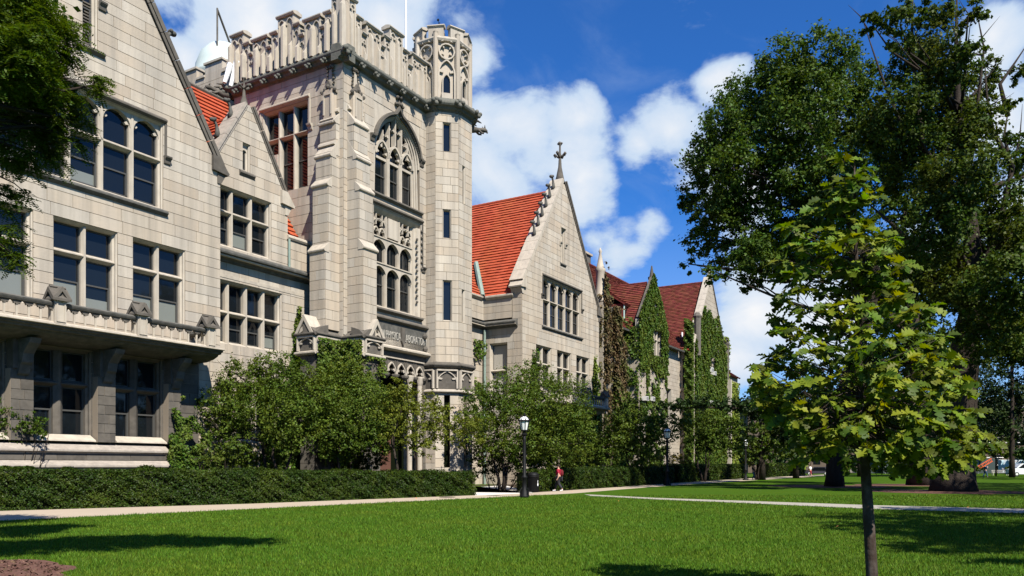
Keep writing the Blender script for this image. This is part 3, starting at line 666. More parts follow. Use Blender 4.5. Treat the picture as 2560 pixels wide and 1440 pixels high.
# square headed traceried window
def tracery_low():
    u0, u1, z0, z1 = 10.15, 14.95, 11.6, 17.9; m = M(fT); a0, a1 = 10.3, 14.3; w3 = (a1 - a0) / 3
    m.prof(u0 + .001, u1 - .001, [(-.5, z1 - .002), (-.5, z1 - .35), (-.28, z1 - .33), (-.06, z1 - .1), (-.02, z1 - .002)])
    m.vprism([(u0, -.02), (u0 + .1, -.16), (u0 + .16, -.5), (u0, -.5)], z0, z1 - .1)
    m.vprism([(u1, -.02), (u1, -.5), (a1 - .02, -.5), (a1 - .02, -.36), (a1 + .14, -.34), (a1 + .18, -.22), (a1 + .34, -.2), (a1 + .38, -.1), (u1 - .1, -.08)], z0, z1 - .3)
    for i in range(1, 3):
        u = a0 + i * w3; m.vprism([(u - .05, -.2), (u + .05, -.2), (u + .08, -.3), (u + .08, -.5), (u - .08, -.5), (u - .08, -.3)], z0, z1 - .35)
    for z in (14.45, 16.1):
        m.prof(a0, a1, [(-.14, z - .03), (-.14, z + .04), (-.36, z + .13), (-.5, z + .13), (-.5, z - .12), (-.34, z - .12)])
    for i in range(3):
        a, b = a0 + i * w3 + .05, a0 + (i + 1) * w3 - .05
        spandrel(m, a, b, 13.72, 14.42, -.46, -.2, .62, .75); spandrel(m, a, b, 15.32, 16.05, -.46, -.2, .62, .85)
    for i in (0, 2):
        a, b = a0 + i * w3 + .08, a0 + (i + 1) * w3 - .08; c = (a + b) / 2
        for p, q in ((a, c), (c, b)):
            m.bar(pointed(p, q, 16.2, 1.0, 5), .07, -.42, -.22); m.bar([((p + q) / 2, 16.85), ((p + q) / 2, 17.55)], .07, -.42, -.22)
            for zz in (16.5, 17.15):
                m.poly([(p + .04, zz), (p + .2, zz - .04), (p + .2, zz + .05), (p + .04, zz + .12)], -.4, -.24); m.poly([(q - .04, zz), (q - .2, zz - .04), (q - .2, zz + .05), (q - .04, zz + .12)], -.4, -.24)
        m.bar([(a, 16.9)] + [(c - (c - a) * math.cos(math.pi * k / 6), 16.9 + .35 * math.sin(math.pi * k / 6)) for k in range(1, 6)] + [(b, 16.9)], .06, -.42, -.22)
    m.prof(u0, u1, [(-.02, z0 - .02), (0, z0 + .03), (-.45, z0 + .22), (-.5, z0 + .22), (-.5, z0 - .02)])
    w_ = m.obj('window', TRIM, HALL)
    M(fT).box(a0 + w3 + .16, a0 + 2 * w3 - .14, 16.25, 17.5, -.34, -.16).obj('blank_shield_panel', LIME, w_)
    for i in range(3):
        a, b = a0 + i * w3 + .12, a0 + (i + 1) * w3 - .12
        for za, zb in ((11.8, 14.35), (14.56, 16.0), (16.2, 17.6)):
            M(fT).box(a, b, za, zb, -.57, -.5).obj('pane', GLASS, w_)
        s = M(fT); s.bar([(a + .04, 11.85), (b - .04, 11.85), (b - .04, 14.3), (a + .04, 14.3)], .07, -.52, -.44, True); s.box(a, b, 13.1, 13.17, -.5, -.42); s.bar([((a + b) / 2, 14.6), ((a + b) / 2, 15.6)], .05, -.52, -.45)
        s.obj('sash', SASH, w_)
    b = M()
    for i in range(11): b.ball(fT.P(14.62, 12.6 + i * .42, -.02), .10, seg=5, rings=3)
    for i in range(7): b.ball(fT.P(15.0, 14.9 + i * .42, .1), .09, seg=5, rings=3)
    b.obj('fleuron_row', GREY, HALL)
tracery_low()
hood(fT, 10.1, 15.0, 17.95, 2.9, GREY); hood(fT, 10.0, 10.0, 14.9, 0, GREY)
sillband(fT, 10.0, 15.0, 11.5, GREY, .26)

# buttresses at the tower corner: (z0, z1, projection)
def buttress(frm, u0, u1, stages, back):
    """each stage a block of masonry with a sloping weathering on top"""
    for i, (za, zb, d) in enumerate(stages):
        nd = stages[i + 1][2] if i + 1 < len(stages) else 0.02
        # end face and the two flanks, built of blocks
        e = Fr(*frm.P(0, 0, d)[:2], frm.deg); wall(e, u0, u1, za, zb, ch=.55, ln=(.7, 1.3), core=max(.1, d - .02))
        x, y, _ = frm.P(u0, 0, 0); lf = Fr(x, y, frm.deg - 90); wall(lf, 0, d, za, zb, ch=.55, ln=(.8, 1.4), core=.04)
        x, y, _ = frm.P(u1, 0, 0); rf = Fr(x, y, frm.deg + 90); wall(rf, -d, 0, za, zb, ch=.55, ln=(.8, 1.4), core=.04)
        if d - nd > .03:
            h = (d - nd) * 1.5 + .12
            part('weathering', M(frm).prof(u0 - .06, u1 + .06, [(nd - .02, zb + h), (d + .1, zb + .1), (d + .14, zb + .02), (d + .12, zb - .05), (d + .02, zb - .1), (nd - .02, zb - .1)]), TRIM)
            if d - nd > .3: part('weathering', M(frm).prof(u0 - .04, u1 + .04, [(nd - .02, zb + h + .35), (nd + .14, zb + h + .2), (nd + .18, zb + h + .06), (nd - .02, zb + h + .0)]), TRIM)
buttress(fT, 7.75, 8.98, [(9.6, 14.5, 1.22), (14.5, 18.0, .92), (18.0, 19.9, .68), (19.9, 22.0, .5)], .0)
buttress(fS, .3, 1.5, [(9.6, 14.2, 1.2), (14.2, 18.1, .95), (18.1, 19.9, .7), (19.9, 22.0, .34)], .0)
for frm, ua, ub in ((fT, 7.75, 8.98), (fS, .3, 1.5)):    # gabled offsets and panelled shafts
    uc = (ua + ub) / 2
    part('weathering', M(frm).prof(ua - .05, ub + .05, [(-.01, 21.2), (.3, 20.7), (.62, 20.25), (.74, 20.1), (.7, 20.0), (-.01, 20.0)]), TRIM)
    part('pilaster', M(frm).vprism([(uc - .42, -.01), (uc - .42, .3), (uc - .34, .36), (uc + .34, .36), (uc + .42, .3), (uc + .42, -.01)], 21.9, 24.0), LIME)
    part('pilaster_moulding', M(frm).prof(uc - .55, uc + .55, [(-.01, 21.9), (.5, 21.9), (.52, 21.98), (.42, 22.06), (.5, 22.16), (.46, 22.22), (.2, 22.42), (-.01, 22.46)]), TRIM)
    part('panel_moulding', M(frm).bar([(uc - .28, 22.5), (uc - .28, 23.7), (uc + .28, 23.7), (uc + .28, 22.5)], .07, .36, .42), TRIM)
    m = M()
    for k in range(5): m.ball(frm.P(uc - .5 + .25 * k, 23.95 + (.25 if k == 2 else (.12 if k in (1, 3) else 0)), .3), .13)
    m.obj('gablet_crockets', GREY, HALL)
    part('gablet', M(frm).poly([(uc - .5, 23.8), (uc, 24.6), (uc + .5, 23.8), (uc + .3, 23.75), (uc, 24.2), (uc - .3, 23.75)], -.01, .34), GREY)
    m = M()
    for k in range(4):
        for sg in (-1, 1): m.ball(frm.P(uc + sg * (.28 - k * .03), 24.5 + k * .24, .12), .085, seg=5, rings=3)
    for k in range(3): m.ball(frm.P(uc - .22 + .22 * k, 25.42, .14), .12)
    m.poly = None; m.obj('crocketed_pinnacle', GREY, HALL)
    part('pinnacle', M(frm).poly([(uc - .18, 24.4), (uc + .18, 24.4), (uc + .05, 25.6), (uc - .05, 25.6)], -.01, .12), LIME)

# clasping base of the corner, with blind arcading
def arcade(frm, u0, u1, z0, z1, n, mt=TRIM, d0=.0):
    w_ = (u1 - u0) / n; m = M(frm)
    for i in range(n + 1):
        u = u0 + i * w_; m.vprism([(u - .07, d0), (u - .04, d0 + .14), (u + .04, d0 + .14), (u + .07, d0)], z0, z1)
    for i in range(n):
        a, b = u0 + i * w_ + .05, u0 + (i + 1) * w_ - .05
        c = pointed(a, b, z0 + (z1 - z0) * .35, 1.0, 6); k = (z1 - .08 - c[0][1]) / (max(p[1] for p in c) - c[0][1]); c = [(p[0], c[0][1] + (p[1] - c[0][1]) * min(1, k)) for p in c]
        m.bar([(a, z0)] + c + [(b, z0)], .06, d0 - .01, d0 + .10)
        zc = z0 + (z1 - z0) * .5
        for q, sg in ((a, 1), (b, -1)): m.poly([(q, zc), (q + sg * w_ * .2, zc - .03), (q + sg * w_ * .24, zc + .06), (q, zc + .16)], d0, d0 + .08)
    m.box(u0, u1, z1 - .06, z1 + .04, d0, d0 + .16)
    return part('blind_arcade', m, mt)
bs0, bt0 = 5.35, -3.4
part('corner_base', M().add([(5.45, -1.5, 0), (7.4, -1.5, 0), (7.6, -3.2, 0), (9.1, -3.2, 0), (9.1, -.4, 0), (5.45, -.3, 0), (5.45, -1.5, 8.2), (7.4, -1.5, 8.2), (7.6, -3.2, 8.2), (9.1, -3.2, 8.2), (9.1, -.4, 8.2), (5.45, -.3, 8.2)],
     [(0, 1, 2, 3, 4, 5), (6, 7, 8, 9, 10, 11), (0, 1, 7, 6), (1, 2, 8, 7), (2, 3, 9, 8), (3, 4, 10, 9), (4, 5, 11, 10), (5, 0, 6, 11)]), GREY)
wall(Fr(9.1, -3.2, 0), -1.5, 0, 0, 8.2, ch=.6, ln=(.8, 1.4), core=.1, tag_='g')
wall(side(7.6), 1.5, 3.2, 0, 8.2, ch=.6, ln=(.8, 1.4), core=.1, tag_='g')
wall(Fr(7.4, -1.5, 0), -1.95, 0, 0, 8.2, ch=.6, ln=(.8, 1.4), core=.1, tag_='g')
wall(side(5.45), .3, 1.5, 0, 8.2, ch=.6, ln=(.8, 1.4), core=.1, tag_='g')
for frm, a, b, n in ((front(-3.3), 7.55, 9.15, 1), (side(7.5), 1.55, 3.3, 2), (front(-1.6), 5.35, 7.5, 2), (side(5.35), .2, 1.6, 1)):
    part('base_block', M(frm).box(a, b, 8.1, 9.25, -.3, -.02), GREY)
    arcade(frm, a + .05, b - .05, 8.25, 9.05, n)
    part('base_moulding', M(frm).prof(a - .12, b + .12, [(-.2, 8.0), (.1, 8.0), (.22, 8.08), (.22, 8.16), (.02, 8.24), (-.2, 8.24)]), TRIM)
    part('base_moulding', M(frm).prof(a - .12, b + .12, [(-.3, 9.08), (.18, 9.1), (.24, 9.18), (.24, 9.25), (.0, 9.34), (-.3, 9.6), (-.9, 9.8), (-.9, 9.08)]), GREY)
for frm, uc in ((front(-3.35), 8.55), (side(5.3), .8)):   # gablets over the base
    m = M(frm); m.poly([(uc - .72, 9.25), (uc, 10.35), (uc + .72, 9.25), (uc + .52, 9.22), (uc, 10.0), (uc - .52, 9.22)], -.9, .12)
    m.poly([(uc - .55, 9.22), (uc, 10.05), (uc + .55, 9.22)], -.8, -.06)
    g = m.obj('gablet', TRIM, HALL)
    b_ = M(frm)
    for sg in (-1, 1): b_.poly([(uc + sg * .42, 9.27), (uc + sg * .1, 9.4), (uc + sg * .16, 9.55), (uc + sg * .05, 9.7), (uc + sg * .3, 9.55)], -.06, .06)
    b_.obj('gablet_cusps', TRIM, g)

# inscription panel and entrance porch
M(fT).box(9.2, 15.7, 9.35, 9.8, -.02, .10).obj('lintel_band', TRIM, HALL)
part('inscription_frame', M(fT).prof(9.15, 15.72, [(-.3, 10.75), (.02, 10.75), (.14, 10.82), (.3, 10.9), (.3, 10.98), (.05, 11.15), (-.3, 11.15)]), GREY)
part('inscription_panel', M(fT).box(9.15, 15.55, 9.3, 10.75, .05, .10), SOOT_SHADE)
part('inscription_frame', M(fT).prof(9.15, 15.72, [(-.3, 8.95), (.32, 8.98), (.46, 9.06), (.46, 9.16), (.2, 9.3), (-.3, 9.32)]), TRIM)
part('inscription_frame', M(fT).box(15.5, 15.72, 9.3, 10.8, .02, .3), TRIM)
part('shield', M(fT).poly([(12.7, 10.6), (13.0, 10.6), (13.02, 9.7), (12.85, 9.4), (12.68, 9.7)], .1, .24), GREY)
for u, z in ((15.2, 10.35), (15.25, 9.5)): part('carved_boss', M().ball(fT.P(u, z, .2), .2, (1, .8, 1)), GREY)
cu = bpy.data.curves.new('inscription', 'FONT'); cu.body = 'RYERSON PHYSICAL LABORATORY'; cu.size = .62; cu.extrude = .03; cu.align_x = 'LEFT'
cu.space_character = 1.02
io = bpy.data.objects.new('inscription', cu); C.objects.link(io); io.parent = HALL
io.location = fT.P(9.35, 9.72, .12); io.rotation_euler = (R_(90), 0, 0); io.scale = (.62, 1.15, 1)
GL = mat('gilded grey lettering', (.30, .28, .24), .7, .3); cu.materials.append(GL)
bpy.context.view_layer.update(); _im = bpy.data.meshes.new_from_object(io.evaluated_get(bpy.context.evaluated_depsgraph_get())); _io2 = put('inscription', _im, HALL, io.location); _io2.rotation_euler = (R_(90), 0, 0); _io2.scale = (.62, 1.15, 1); bpy.data.objects.remove(io); _io2['kind'] = 'stuff'
wall(fT, 9.1, 10.3, 0, 8.95, ch=.6, ln=(.8, 1.3), core=.5, tag_='g'); wall(fT, 15.2, 15.75, 0, 8.95, ch=.6, ln=(.8, 1.3), core=.5, tag_='g')
m = M(fT); m.box(10.3, 15.2, 8.6, 8.94, -.4, .1)
for i in range(5):
    a = 10.3 + i * .98; c = a + .49
    spandrel(m, a + .02, a + .96, 7.5, 8.62, -.1, .05, 1.1, .9)
    for sg, q in ((1, a + .08), (-1, a + .9)):
        m.poly([(q, 7.75), (q + sg * .2, 7.68), (q + sg * .26, 7.8), (q + sg * .12, 7.9), (q, 8.1)], -.08, .0)
    for du in (-.05, .05): m.bar([(a + du, 7.45), (a + du * 2.2, 8.4)], .05, .0, .12)
m.obj('cusped_arch_fringe', GREY, HALL)
m = M(fT)
for i in range(5):
    a = 10.3 + i * .98
    m.bar(pointed(a + .05, a + .93, 7.5, 1.1, 7, .9), .07, .05, .16)
    for sg, q in ((1, a + .08), (-1, a + .9)): m.poly([(q, 7.72), (q + sg * .18, 7.66), (q + sg * .24, 7.78), (q, 7.95)], .05, .12)
m.box(10.3, 15.2, 8.5, 8.58, .05, .16)
m.obj('fringe_ribs', TRIM, HALL)
m = M()
for i in range(6): m.lathe([(.05, 0), (.14, .08), (.26, .2), (.3, .3), (.3, .36)], 8, fT.P(10.3 + i * .98, 7.15, .0))
m.obj('fringe_pendants', GREY, HALL)
part('porch_recess', M(fT).box(10.32, 15.18, 0.02, 8.6, -1.7, -1.6), DARK)
part('porch_door', M(fT).box(11.6, 13.6, 0.4, 4.2, -1.58, -1.45), mat('brown oak door', (.10, .045, .03), .7, .3, n1=(8, .5, (.05, .025, .02), (6, 6, .3))))
for u in (10.5, 13.9, 15.0):
    part('porch_column', M().lathe([(.3, 0), (.3, .5), (.22, .6), (.17, .8), (.17, 6.6), (.22, 6.75), (.3, 7.1), (.3, 7.2)], 10, fT.P(u, .4, -.1)), TRIM)
for i in range(4): part('step', M(fT).box(10.35, 15.15, .14 * i, .14 * (i + 1) - .004, -1.4, 1.5 - .35 * i), TRIM)

# ---- octagonal stair turret
A8 = 1.6; OC = (15.55 + A8 * 1.2071, -1.8); AP = A8 * 1.2071
def facet(k, r=AP):  # outward normal angle in degrees: k*45
    g = R_(k * 45); nx, ny = math.cos(g), math.sin(g)
    return Fr(OC[0] + nx * r, OC[1] + ny * r, k * 45 + 90)
def octprism(name, r, z0, z1, mt, r1=None):
    m = M(); r1 = r1 or r
    m.lathe([(r / math.cos(math.pi / 8), z0), (r1 / math.cos(math.pi / 8), z1)], 8, (OC[0], OC[1], 0), .5); return part(name, m, mt)
h8 = A8 / 2
slits = {5: [(-.30, .28, 22.9, 24.9), (-.30, .28, 17.0, 19.0), (-.30, .34, 11.4, 14.2)], 6: [(-.38, .0, 19.6, 22.2), (-.45, -.05, 11.4, 13.7)]}
for k in (4, 5, 6, 7, 0):
    wall(facet(k), -h8, h8, 8.6, 25.8, slits.get(k, []), ch=.545, ln=(.7, 1.25), core=.3)
    for (a, b, z0, z1) in slits.get(k, []):
        fr_ = facet(k); m = M(fr_); m.prof(a, b, [(-.02, z0 - .01), (0.03, z0 + .02), (-.25, z0 + .14), (-.28, z0 + .14), (-.28, z0 - .01)])
        m.vprism([(a, 0.02), (a + .07, -.08), (a + .07, -.28), (a, -.28)], z0, z1); m.vprism([(b, 0.02), (b, -.28), (b - .07, -.28), (b - .07, -.08)], z0, z1); m.prof(a, b, [(-.02, z1), (-.3, z1), (-.3, z1 - .1), (-.1, z1 - .06)])
        w_ = m.obj('slit_window', TRIM, HALL); M(fr_).box(a + .06, b - .06, z0 + .1, z1 - .08, -.30, -.24).obj('pane', GLASS, w_)
octprism('turret_core', AP - .32, 0, 30.6, DARK)
for k in (3, 4, 5, 6, 7, 0):   # base of the turret
    f_ = facet(k, AP + .02); wall(f_, -h8 - .02, h8 + .02, 0, 6.6, [(-.2, .2, 1.5, 6.4)] if k in (5, 6) else [], ch=.6, ln=(.6, 1.2), core=.3)
    f2 = facet(k, AP + .05); part('turret_band', M(f2).box(-h8 - .03, h8 + .03, 6.6, 8.3, -.3, 0), GREY)
    arcade(f2, -h8 + .1, h8 - .1, 6.85, 8.1, 1)
    e = h8 + .10
    part('turret_moulding', M(f2).prof(-e, e, [(-.2, 6.55), (.12, 6.55), (.22, 6.62), (.22, 6.7), (.0, 6.8), (-.2, 6.8)]), TRIM)
    part('turret_moulding', M(f2).prof(-e, e, [(-.2, 8.25), (.14, 8.27), (.24, 8.4), (.24, 8.48), (-.04, 8.66), (-.2, 8.66)]), GREY)

CORN = mat('greenish black cornice stone', (.105, .105, .088), .85, .2, n1=(2.5, .6, (.05, .055, .045)), n2=(7, .25, (.25, .22, .18)), bump=(12, .35, .015))
# ---- cornice of the tower, with carved bosses
CPR = [(-.5, 25.55), (.02, 25.55), (.08, 25.66), (.22, 25.72), (.30, 25.86), (.46, 25.92), (.52, 26.02), (.52, 26.1), (.34, 26.18), (.12, 26.5), (-.5, 26.5)]
part('cornice', M(fS).prof(-7.9, 1.8 + .5, CPR), CORN); part('cornice', M(fT).prof(S0 - .5, TW + .1, CPR), CORN)
part('cornice', M(Fr(13.0, 7.9, 180)).prof(-2.7, 5.6, CPR), GREY)
for k in (4, 5, 6, 7, 0, 1): part('turret_cornice', M(facet(k)).prof(-h8 - .2, h8 + .2, CPR), CORN)
_b = M(); _b.ball((0, 0, 0), .15, (1.5, 1, .9)); _b.ball((.15, -.13, .05), .10); _b.ball((-.15, -.13, .05), .10); _b.ball((0, -.16, -.10), .10); _b.ball((0, -.05, .14), .10)
BOSS = _b.mesh('carved_boss', CORN, True)
def boss(fr, u, z=25.72, d=.38, s=1.):
    o = put('carved_boss', BOSS, HALL, fr.P(u, z, d), R_(fr.deg)); o.scale = (s, s, s)
for i in range(7): boss(fS, -7.0 + i * 1.28)
for i in range(6): boss(fT, 8.6 + i * 1.3)
for fr, u in ((fT, S0 - .25), (facet(5), -h8), (facet(5), h8), (facet(6), h8)): boss(fr, u, 26.02, .38, 1.5)
boss(side(S0), -7.9, 26.0, .4, 1.5)
def gargoyle(pos, ang, s=1.):
    m = M(); c, n_ = math.cos(ang), math.sin(ang); P = lambda a, z, q=0: (pos[0] + c * a * s - n_ * q * s, pos[1] + n_ * a * s + c * q * s, pos[2] + z * s)
    m.tube([P(-.2, -.15), P(.3, -.2), (P(.8, -.12)), P(1.15, 0), P(1.35, .02), P(1.6, -.02)], [.3 * s, .26 * s, .17 * s, .13 * s, .19 * s, .09 * s], 8)
    for q in (-1, 1):
        m.tube([P(.2, 0, .2 * q), P(.5, .42, .28 * q), P(.9, .3, .3 * q)], [.13 * s, .12 * s, .03 * s], 5)
        m.tube([P(.7, -.15, .14 * q), P(1.0, -.32, .16 * q), P(1.2, -.3, .14 * q)], [.10 * s, .08 * s, .07 * s], 5)
        m.tube([P(1.35, .12, .1 * q), P(1.3, .32, .16 * q)], [.06 * s, .02 * s], 5)
    m.ball(P(1.62, -.1), .07 * s)
    m.obj('gargoyle', GREY, HALL, True)
gargoyle((OC[0] + 1.85, OC[1] - 1.0, 25.95), R_(-22)); gargoyle((OC[0] + 2.0, OC[1] + 1.0, 25.95), R_(22), .9)
gargoyle((S0 - .3, 7.9, 25.9), R_(160), .9)

# ---- battlements
def battlement(fr, segs, z0=26.3, dep=.55, rib=.62, cusp=True, fin=.10):
    """segs = (u0, u1, top) one after the other; solid merlons with caps and blind tracery ribs"""
    for i, (a, b, zt) in enumerate(segs):
        pl = segs[i - 1][2] if i else z0; pr_ = segs[i + 1][2] if i + 1 < len(segs) else z0
        m = M(fr); m.box(a, b, z0, zt - .16, -dep, -.10); n = 'merlon' if zt > 28.3 else 'crenel'
        o = m.obj(n, LIME, HALL)
        e0 = .1 if zt > pl + .01 else -.002; e1 = .1 if zt > pr_ + .01 else -.002
        M(fr).prof(a - e0, b + e1, [(-dep - .10, zt - .17), (.03, zt - .17), (.10, zt - .08), (.10, zt - .02), (-.05, zt + .04), (-dep * .5, zt + .10), (-dep - .10, zt + .02)]).obj('merlon_cap', TRIM, o)
        t = M(fr)
        if zt > pl + .01: t.box(a, a + .12, z0 + .3, zt - .18, -.11, -.02)
        if zt > pr_ + .01: t.box(b - .12, b, z0 + .3, zt - .18, -.11, -.02)
        nn = max(1, round((b - a) / rib)); w_ = (b - a) / nn
        for k in range(nn):
            p, q = a + k * w_ + .06, a + (k + 1) * w_ - .06; zz = zt - .62
            t.bar(pointed(p, q, zz - .1, .8, 4), .06, -.11, -.0)
            for sg, qq in ((1, p), (-1, q)) if cusp else (): t.poly([(qq, zz - .05), (qq + sg * w_ * .28, zz - .1), (qq + sg * w_ * .3, zz), (qq, zz + .14)], -.11, -.01)
        t.obj('blind_tracery', TRIM, o)
    u0, u1 = segs[0][0], segs[-1][1]; n = round((u1 - u0) / rib)
    for i in range(n + 1):
        u = u0 + (u1 - u0) * i / n; big = i % 2 == 0
        zt = min([s[2] for s in segs if s[0] - .2 <= u <= s[1] + .2] or [27.9]) - (.45 if big else .95)
        m = M(fr); w_ = .09 if big else .06
        m.vprism([(u - w_ - .04, -.11), (u - w_, fin), (u + w_, fin), (u + w_ + .04, -.11)], z0 + .1, zt - .4)
        m.add([fr.P(u - w_, zt - .4, fin), fr.P(u + w_, zt - .4, fin), fr.P(u + w_, zt - .4, -.11), fr.P(u - w_, zt - .4, -.11), fr.P(u, zt + .1, -.105)], [(0, 1, 4), (1, 2, 4), (2, 3, 4), (3, 0, 4)])
        m.obj('rib', TRIM, HALL)
L0, L1_, L2_ = 28.12, 28.9, 29.72
sb = [(-7.8, -6.67, L2_), (-6.67, -6.15, L1_), (-6.15, -5.81, L0), (-5.81, -4.5, L1_), (-4.5, -4.12, L0), (-4.12, -3.55, L1_), (-3.55, -2.2, L2_), (-2.2, -1.7, L1_), (-1.7, -1.28, L0), (-1.28, 0.04, L1_), (.04, .42, L0), (.42, .95, L1_), (.95, 1.9, L2_ + .02)]
battlement(Fr(S0 - .1, 0, -90), sb, cusp=False, fin=.22)
fb = [(S0 - .098, 8.45, L2_), (8.45, 8.95, L1_), (8.95, 9.4, L0), (9.4, 10.75, L1_), (10.75, 11.1, L0), (11.1, 11.65, L1_), (11.65, 12.95, L2_), (12.95, 13.5, L1_), (13.5, 13.95, L0), (13.95, 15.6, L1_ + .14)]
battlement(front(TF - .1), fb)
part('tower_deck', M().add([(S0 + .3, -1.3, 26.4), (17, -1.3, 26.4), (17, 7.6, 26.4), (S0 + .3, 7.6, 26.4), (S0 + .3, -1.3, 26.2), (17, -1.3, 26.2), (17, 7.6, 26.2), (S0 + .3, 7.6, 26.2)], [(0, 1, 2, 3), (4, 5, 6, 7), (0, 1, 5, 4), (1, 2, 6, 5), (2, 3, 7, 6), (3, 0, 4, 7)]), GREY)
part('tower_body', M().add([(S0 + .5, -1.3, 8), (17.4, -1.3, 8), (17.4, 7.6, 8), (S0 + .5, 7.6, 8), (S0 + .5, -1.3, 26), (17.4, -1.3, 26), (17.4, 7.6, 26), (S0 + .5, 7.6, 26)], [(0, 1, 2, 3), (4, 5, 6, 7), (1, 2, 6, 5), (2, 3, 7, 6)]), MORTL)
part('flagpole', M().tube([(14.9, -.6, 26.4), (14.9, -.6, 38)], [.09, .05], 8), WHITE)
# far lower part of the tower range behind
f9 = Fr(S0 + .6, 0, -90)
wall(f9, -15, -7.9, 20, 28.3, ch=.6, ln=(1, 2), core=.4)
for a, b, zt in ((-8.9, -7.9, 29.6 - 1.2), (-9.4, -8.9, 28.0), (-11.2, -9.5, 28.9), (-12.0, -11.3, 28.1), (-14.2, -12.1, 28.9)):
    o = M(f9).box(a, b, 28.0, zt, -.5, .02).obj('merlon', LIME, HALL); M(f9).box(a - .08, b + .08, zt + .002, zt + .14, -.6, .12).obj('merlon_cap', TRIM, o)
part('chimney_stack', M().add([(3.0, 14.5, 20), (4.2, 14.5, 20), (4.2, 15.6, 20), (3.0, 15.6, 20), (3.0, 14.5, 31), (4.2, 14.5, 31), (4.2, 15.6, 31), (3.0, 15.6, 31)], [(0, 1, 2, 3), (4, 5, 6, 7), (0, 1, 5, 4), (1, 2, 6, 5), (2, 3, 7, 6), (3, 0, 4, 7)]), LIME)
# upper turret: pilasters, circles, lancets, battlement
for k in range(8):
    f_ = facet(k, AP - .22); part('turret_wall', M(f_).box(-h8, h8, 26.2, 30.6, -.2, 0), LIME)
    f_ = facet(k); t = M(f_)
    r = .52; cz = 29.75
    t.bar([(r * math.cos(2 * math.pi * i / 14), cz + r * math.sin(2 * math.pi * i / 14)) for i in range(14)], .09, -.23, -.02, True)
    for g in (45, 135, 225, 315):
        x, z = r * .8 * math.cos(R_(g)), cz + r * .8 * math.sin(R_(g)); t.poly([(x + .12, z + .05), (x - .05, z + .12), (x * .55 - .0, cz + (z - cz) * .55), ], -.23, -.08)
    t.bar([(-.55, 26.3), (-.55, 28.2)] + pointed(-.55, .55, 28.25, .95, 6)[1:-1] + [(.55, 28.2), (.55, 26.3)], .09, -.23, -.03)
    for sg in (-1, 1): t.poly([(sg * .5, 28.35), (sg * .24, 28.3), (sg * .2, 28.42), (sg * .5, 28.55)], -.23, -.08)
    t.bar([(-.27, 26.9), (-.27, 27.7)] + pointed(-.27, .27, 27.75, 1, 4)[1:-1] + [(.27, 27.7), (.27, 26.9)], .07, -.23, -.06)
    t.box(-.36, .36, 26.5, 26.92, -.23, -.02)
    t.obj('turret_tracery', TRIM, HALL)
    if k in (4, 5, 6): M(f_).poly([(-.22, 26.95), (.22, 26.95), (.22, 27.85), (0, 28.15), (-.22, 27.85)], -.215, -.20).obj('turret_lancet', GLASS, HALL)
    # corner shaft and merlon
    g = R_(k * 45 + 22.5); R8 = AP / math.cos(math.pi / 8); x, y = OC[0] + (R8 - .12) * math.cos(g), OC[1] + (R8 - .12) * math.sin(g)
    part('turret_shaft', M().lathe([(.22, 26.2), (.17, 26.5), (.17, 30.9), (.2, 31.0)], 8, (x, y, 0), .5), LIME)
    x, y = OC[0] + (R8 - .3) * math.cos(g), OC[1] + (R8 - .3) * math.sin(g)
    fm = Fr(x, y, k * 45 + 22.5 + 90)
    o = part('turret_merlon', M(fm).poly([(-.52, 30.4), (.52, 30.4), (.52, 31.35), (-.52, 31.35)], -.2, .12), LIME)
    M(fm).prof(-.6, .6, [(-.28, 31.35), (.14, 31.35), (.22, 31.43), (.2, 31.5), (-.1, 31.58), (-.28, 31.5)]).obj('merlon_cap', TRIM, o)
    part('turret_crenel', M(f_).prof(-h8 + .1, h8 - .1, [(-.4, 30.4), (-.2, 30.4), (.0, 30.45), (.06, 30.58), (.04, 30.68), (-.15, 30.82), (-.4, 30.8)]), TRIM)
octprism('turret_deck', AP - .3, 30.6, 30.9, GREY)
part('weather_mast', M().tube([(OC[0] - .3, OC[1], 30.8), (OC[0] - .3, OC[1], 32.6)], .03, 6).tube([(OC[0] - .3, OC[1], 32.0), (OC[0] - .9, OC[1] - .3, 32.3)], .02, 5).ball((OC[0] - .95, OC[1] - .33, 32.35), .09).box(OC[0] - .2, OC[0] + .2, 31.4, 32.0, 1.5, 1.9), IRON)

# ---- link wall right of the tower and the right gabled wing
fE = front(3.4)
wall(fE, 17.0, 31.0, 0, 13.7, ch=.55, ln=(.8, 1.8), core=.5); wall(fE, 17.0, 31.0, 14.4, 16.1, ch=.5, ln=(.9, 1.8), core=.4)
EP = [(-.4, 13.5), (.1, 13.55), (.18, 13.66), (.40, 13.72), (.42, 13.82), (.56, 13.9), (.58, 14.0), (.2, 14.2), (-.4, 14.4)]
part('string_course', M(fE).prof(17, 31 - .2, EP), SOOT_SHADE); part('string_course', M(fE).prof(17, 30.8, [(.421, 13.74), (.5, 13.76), (.5, 13.84), (.43, 13.86)]), TRIM)
fF = side(31.0); TFF = -.5
wall(fF, -3.4, .5, 0, 13.7, [(-2.75, -.95, 5.5, 12.3)], ch=.62, ln=(1.0, 2.0), core=.4); wall(fF, -3.4, -.5, 14.4, 16.1, ch=.52, ln=(1.0, 1.8), core=.35)
wall(fF, -.45, .5, 13.7, 17.2, ch=.6, ln=(.9, 1), core=.35)
window(fF, -2.75, -.95, 5.5, 12.3, 1, (9.9,), blind=0, mw=.3)
part('string_course', M(fF).prof(-3.4, .12, EP), SOOT_SHADE)
part('string_course', M(fF).prof(-3.4, .11, [(.421, 13.74), (.5, 13.76), (.5, 13.84), (.43, 13.86)]), TRIM)
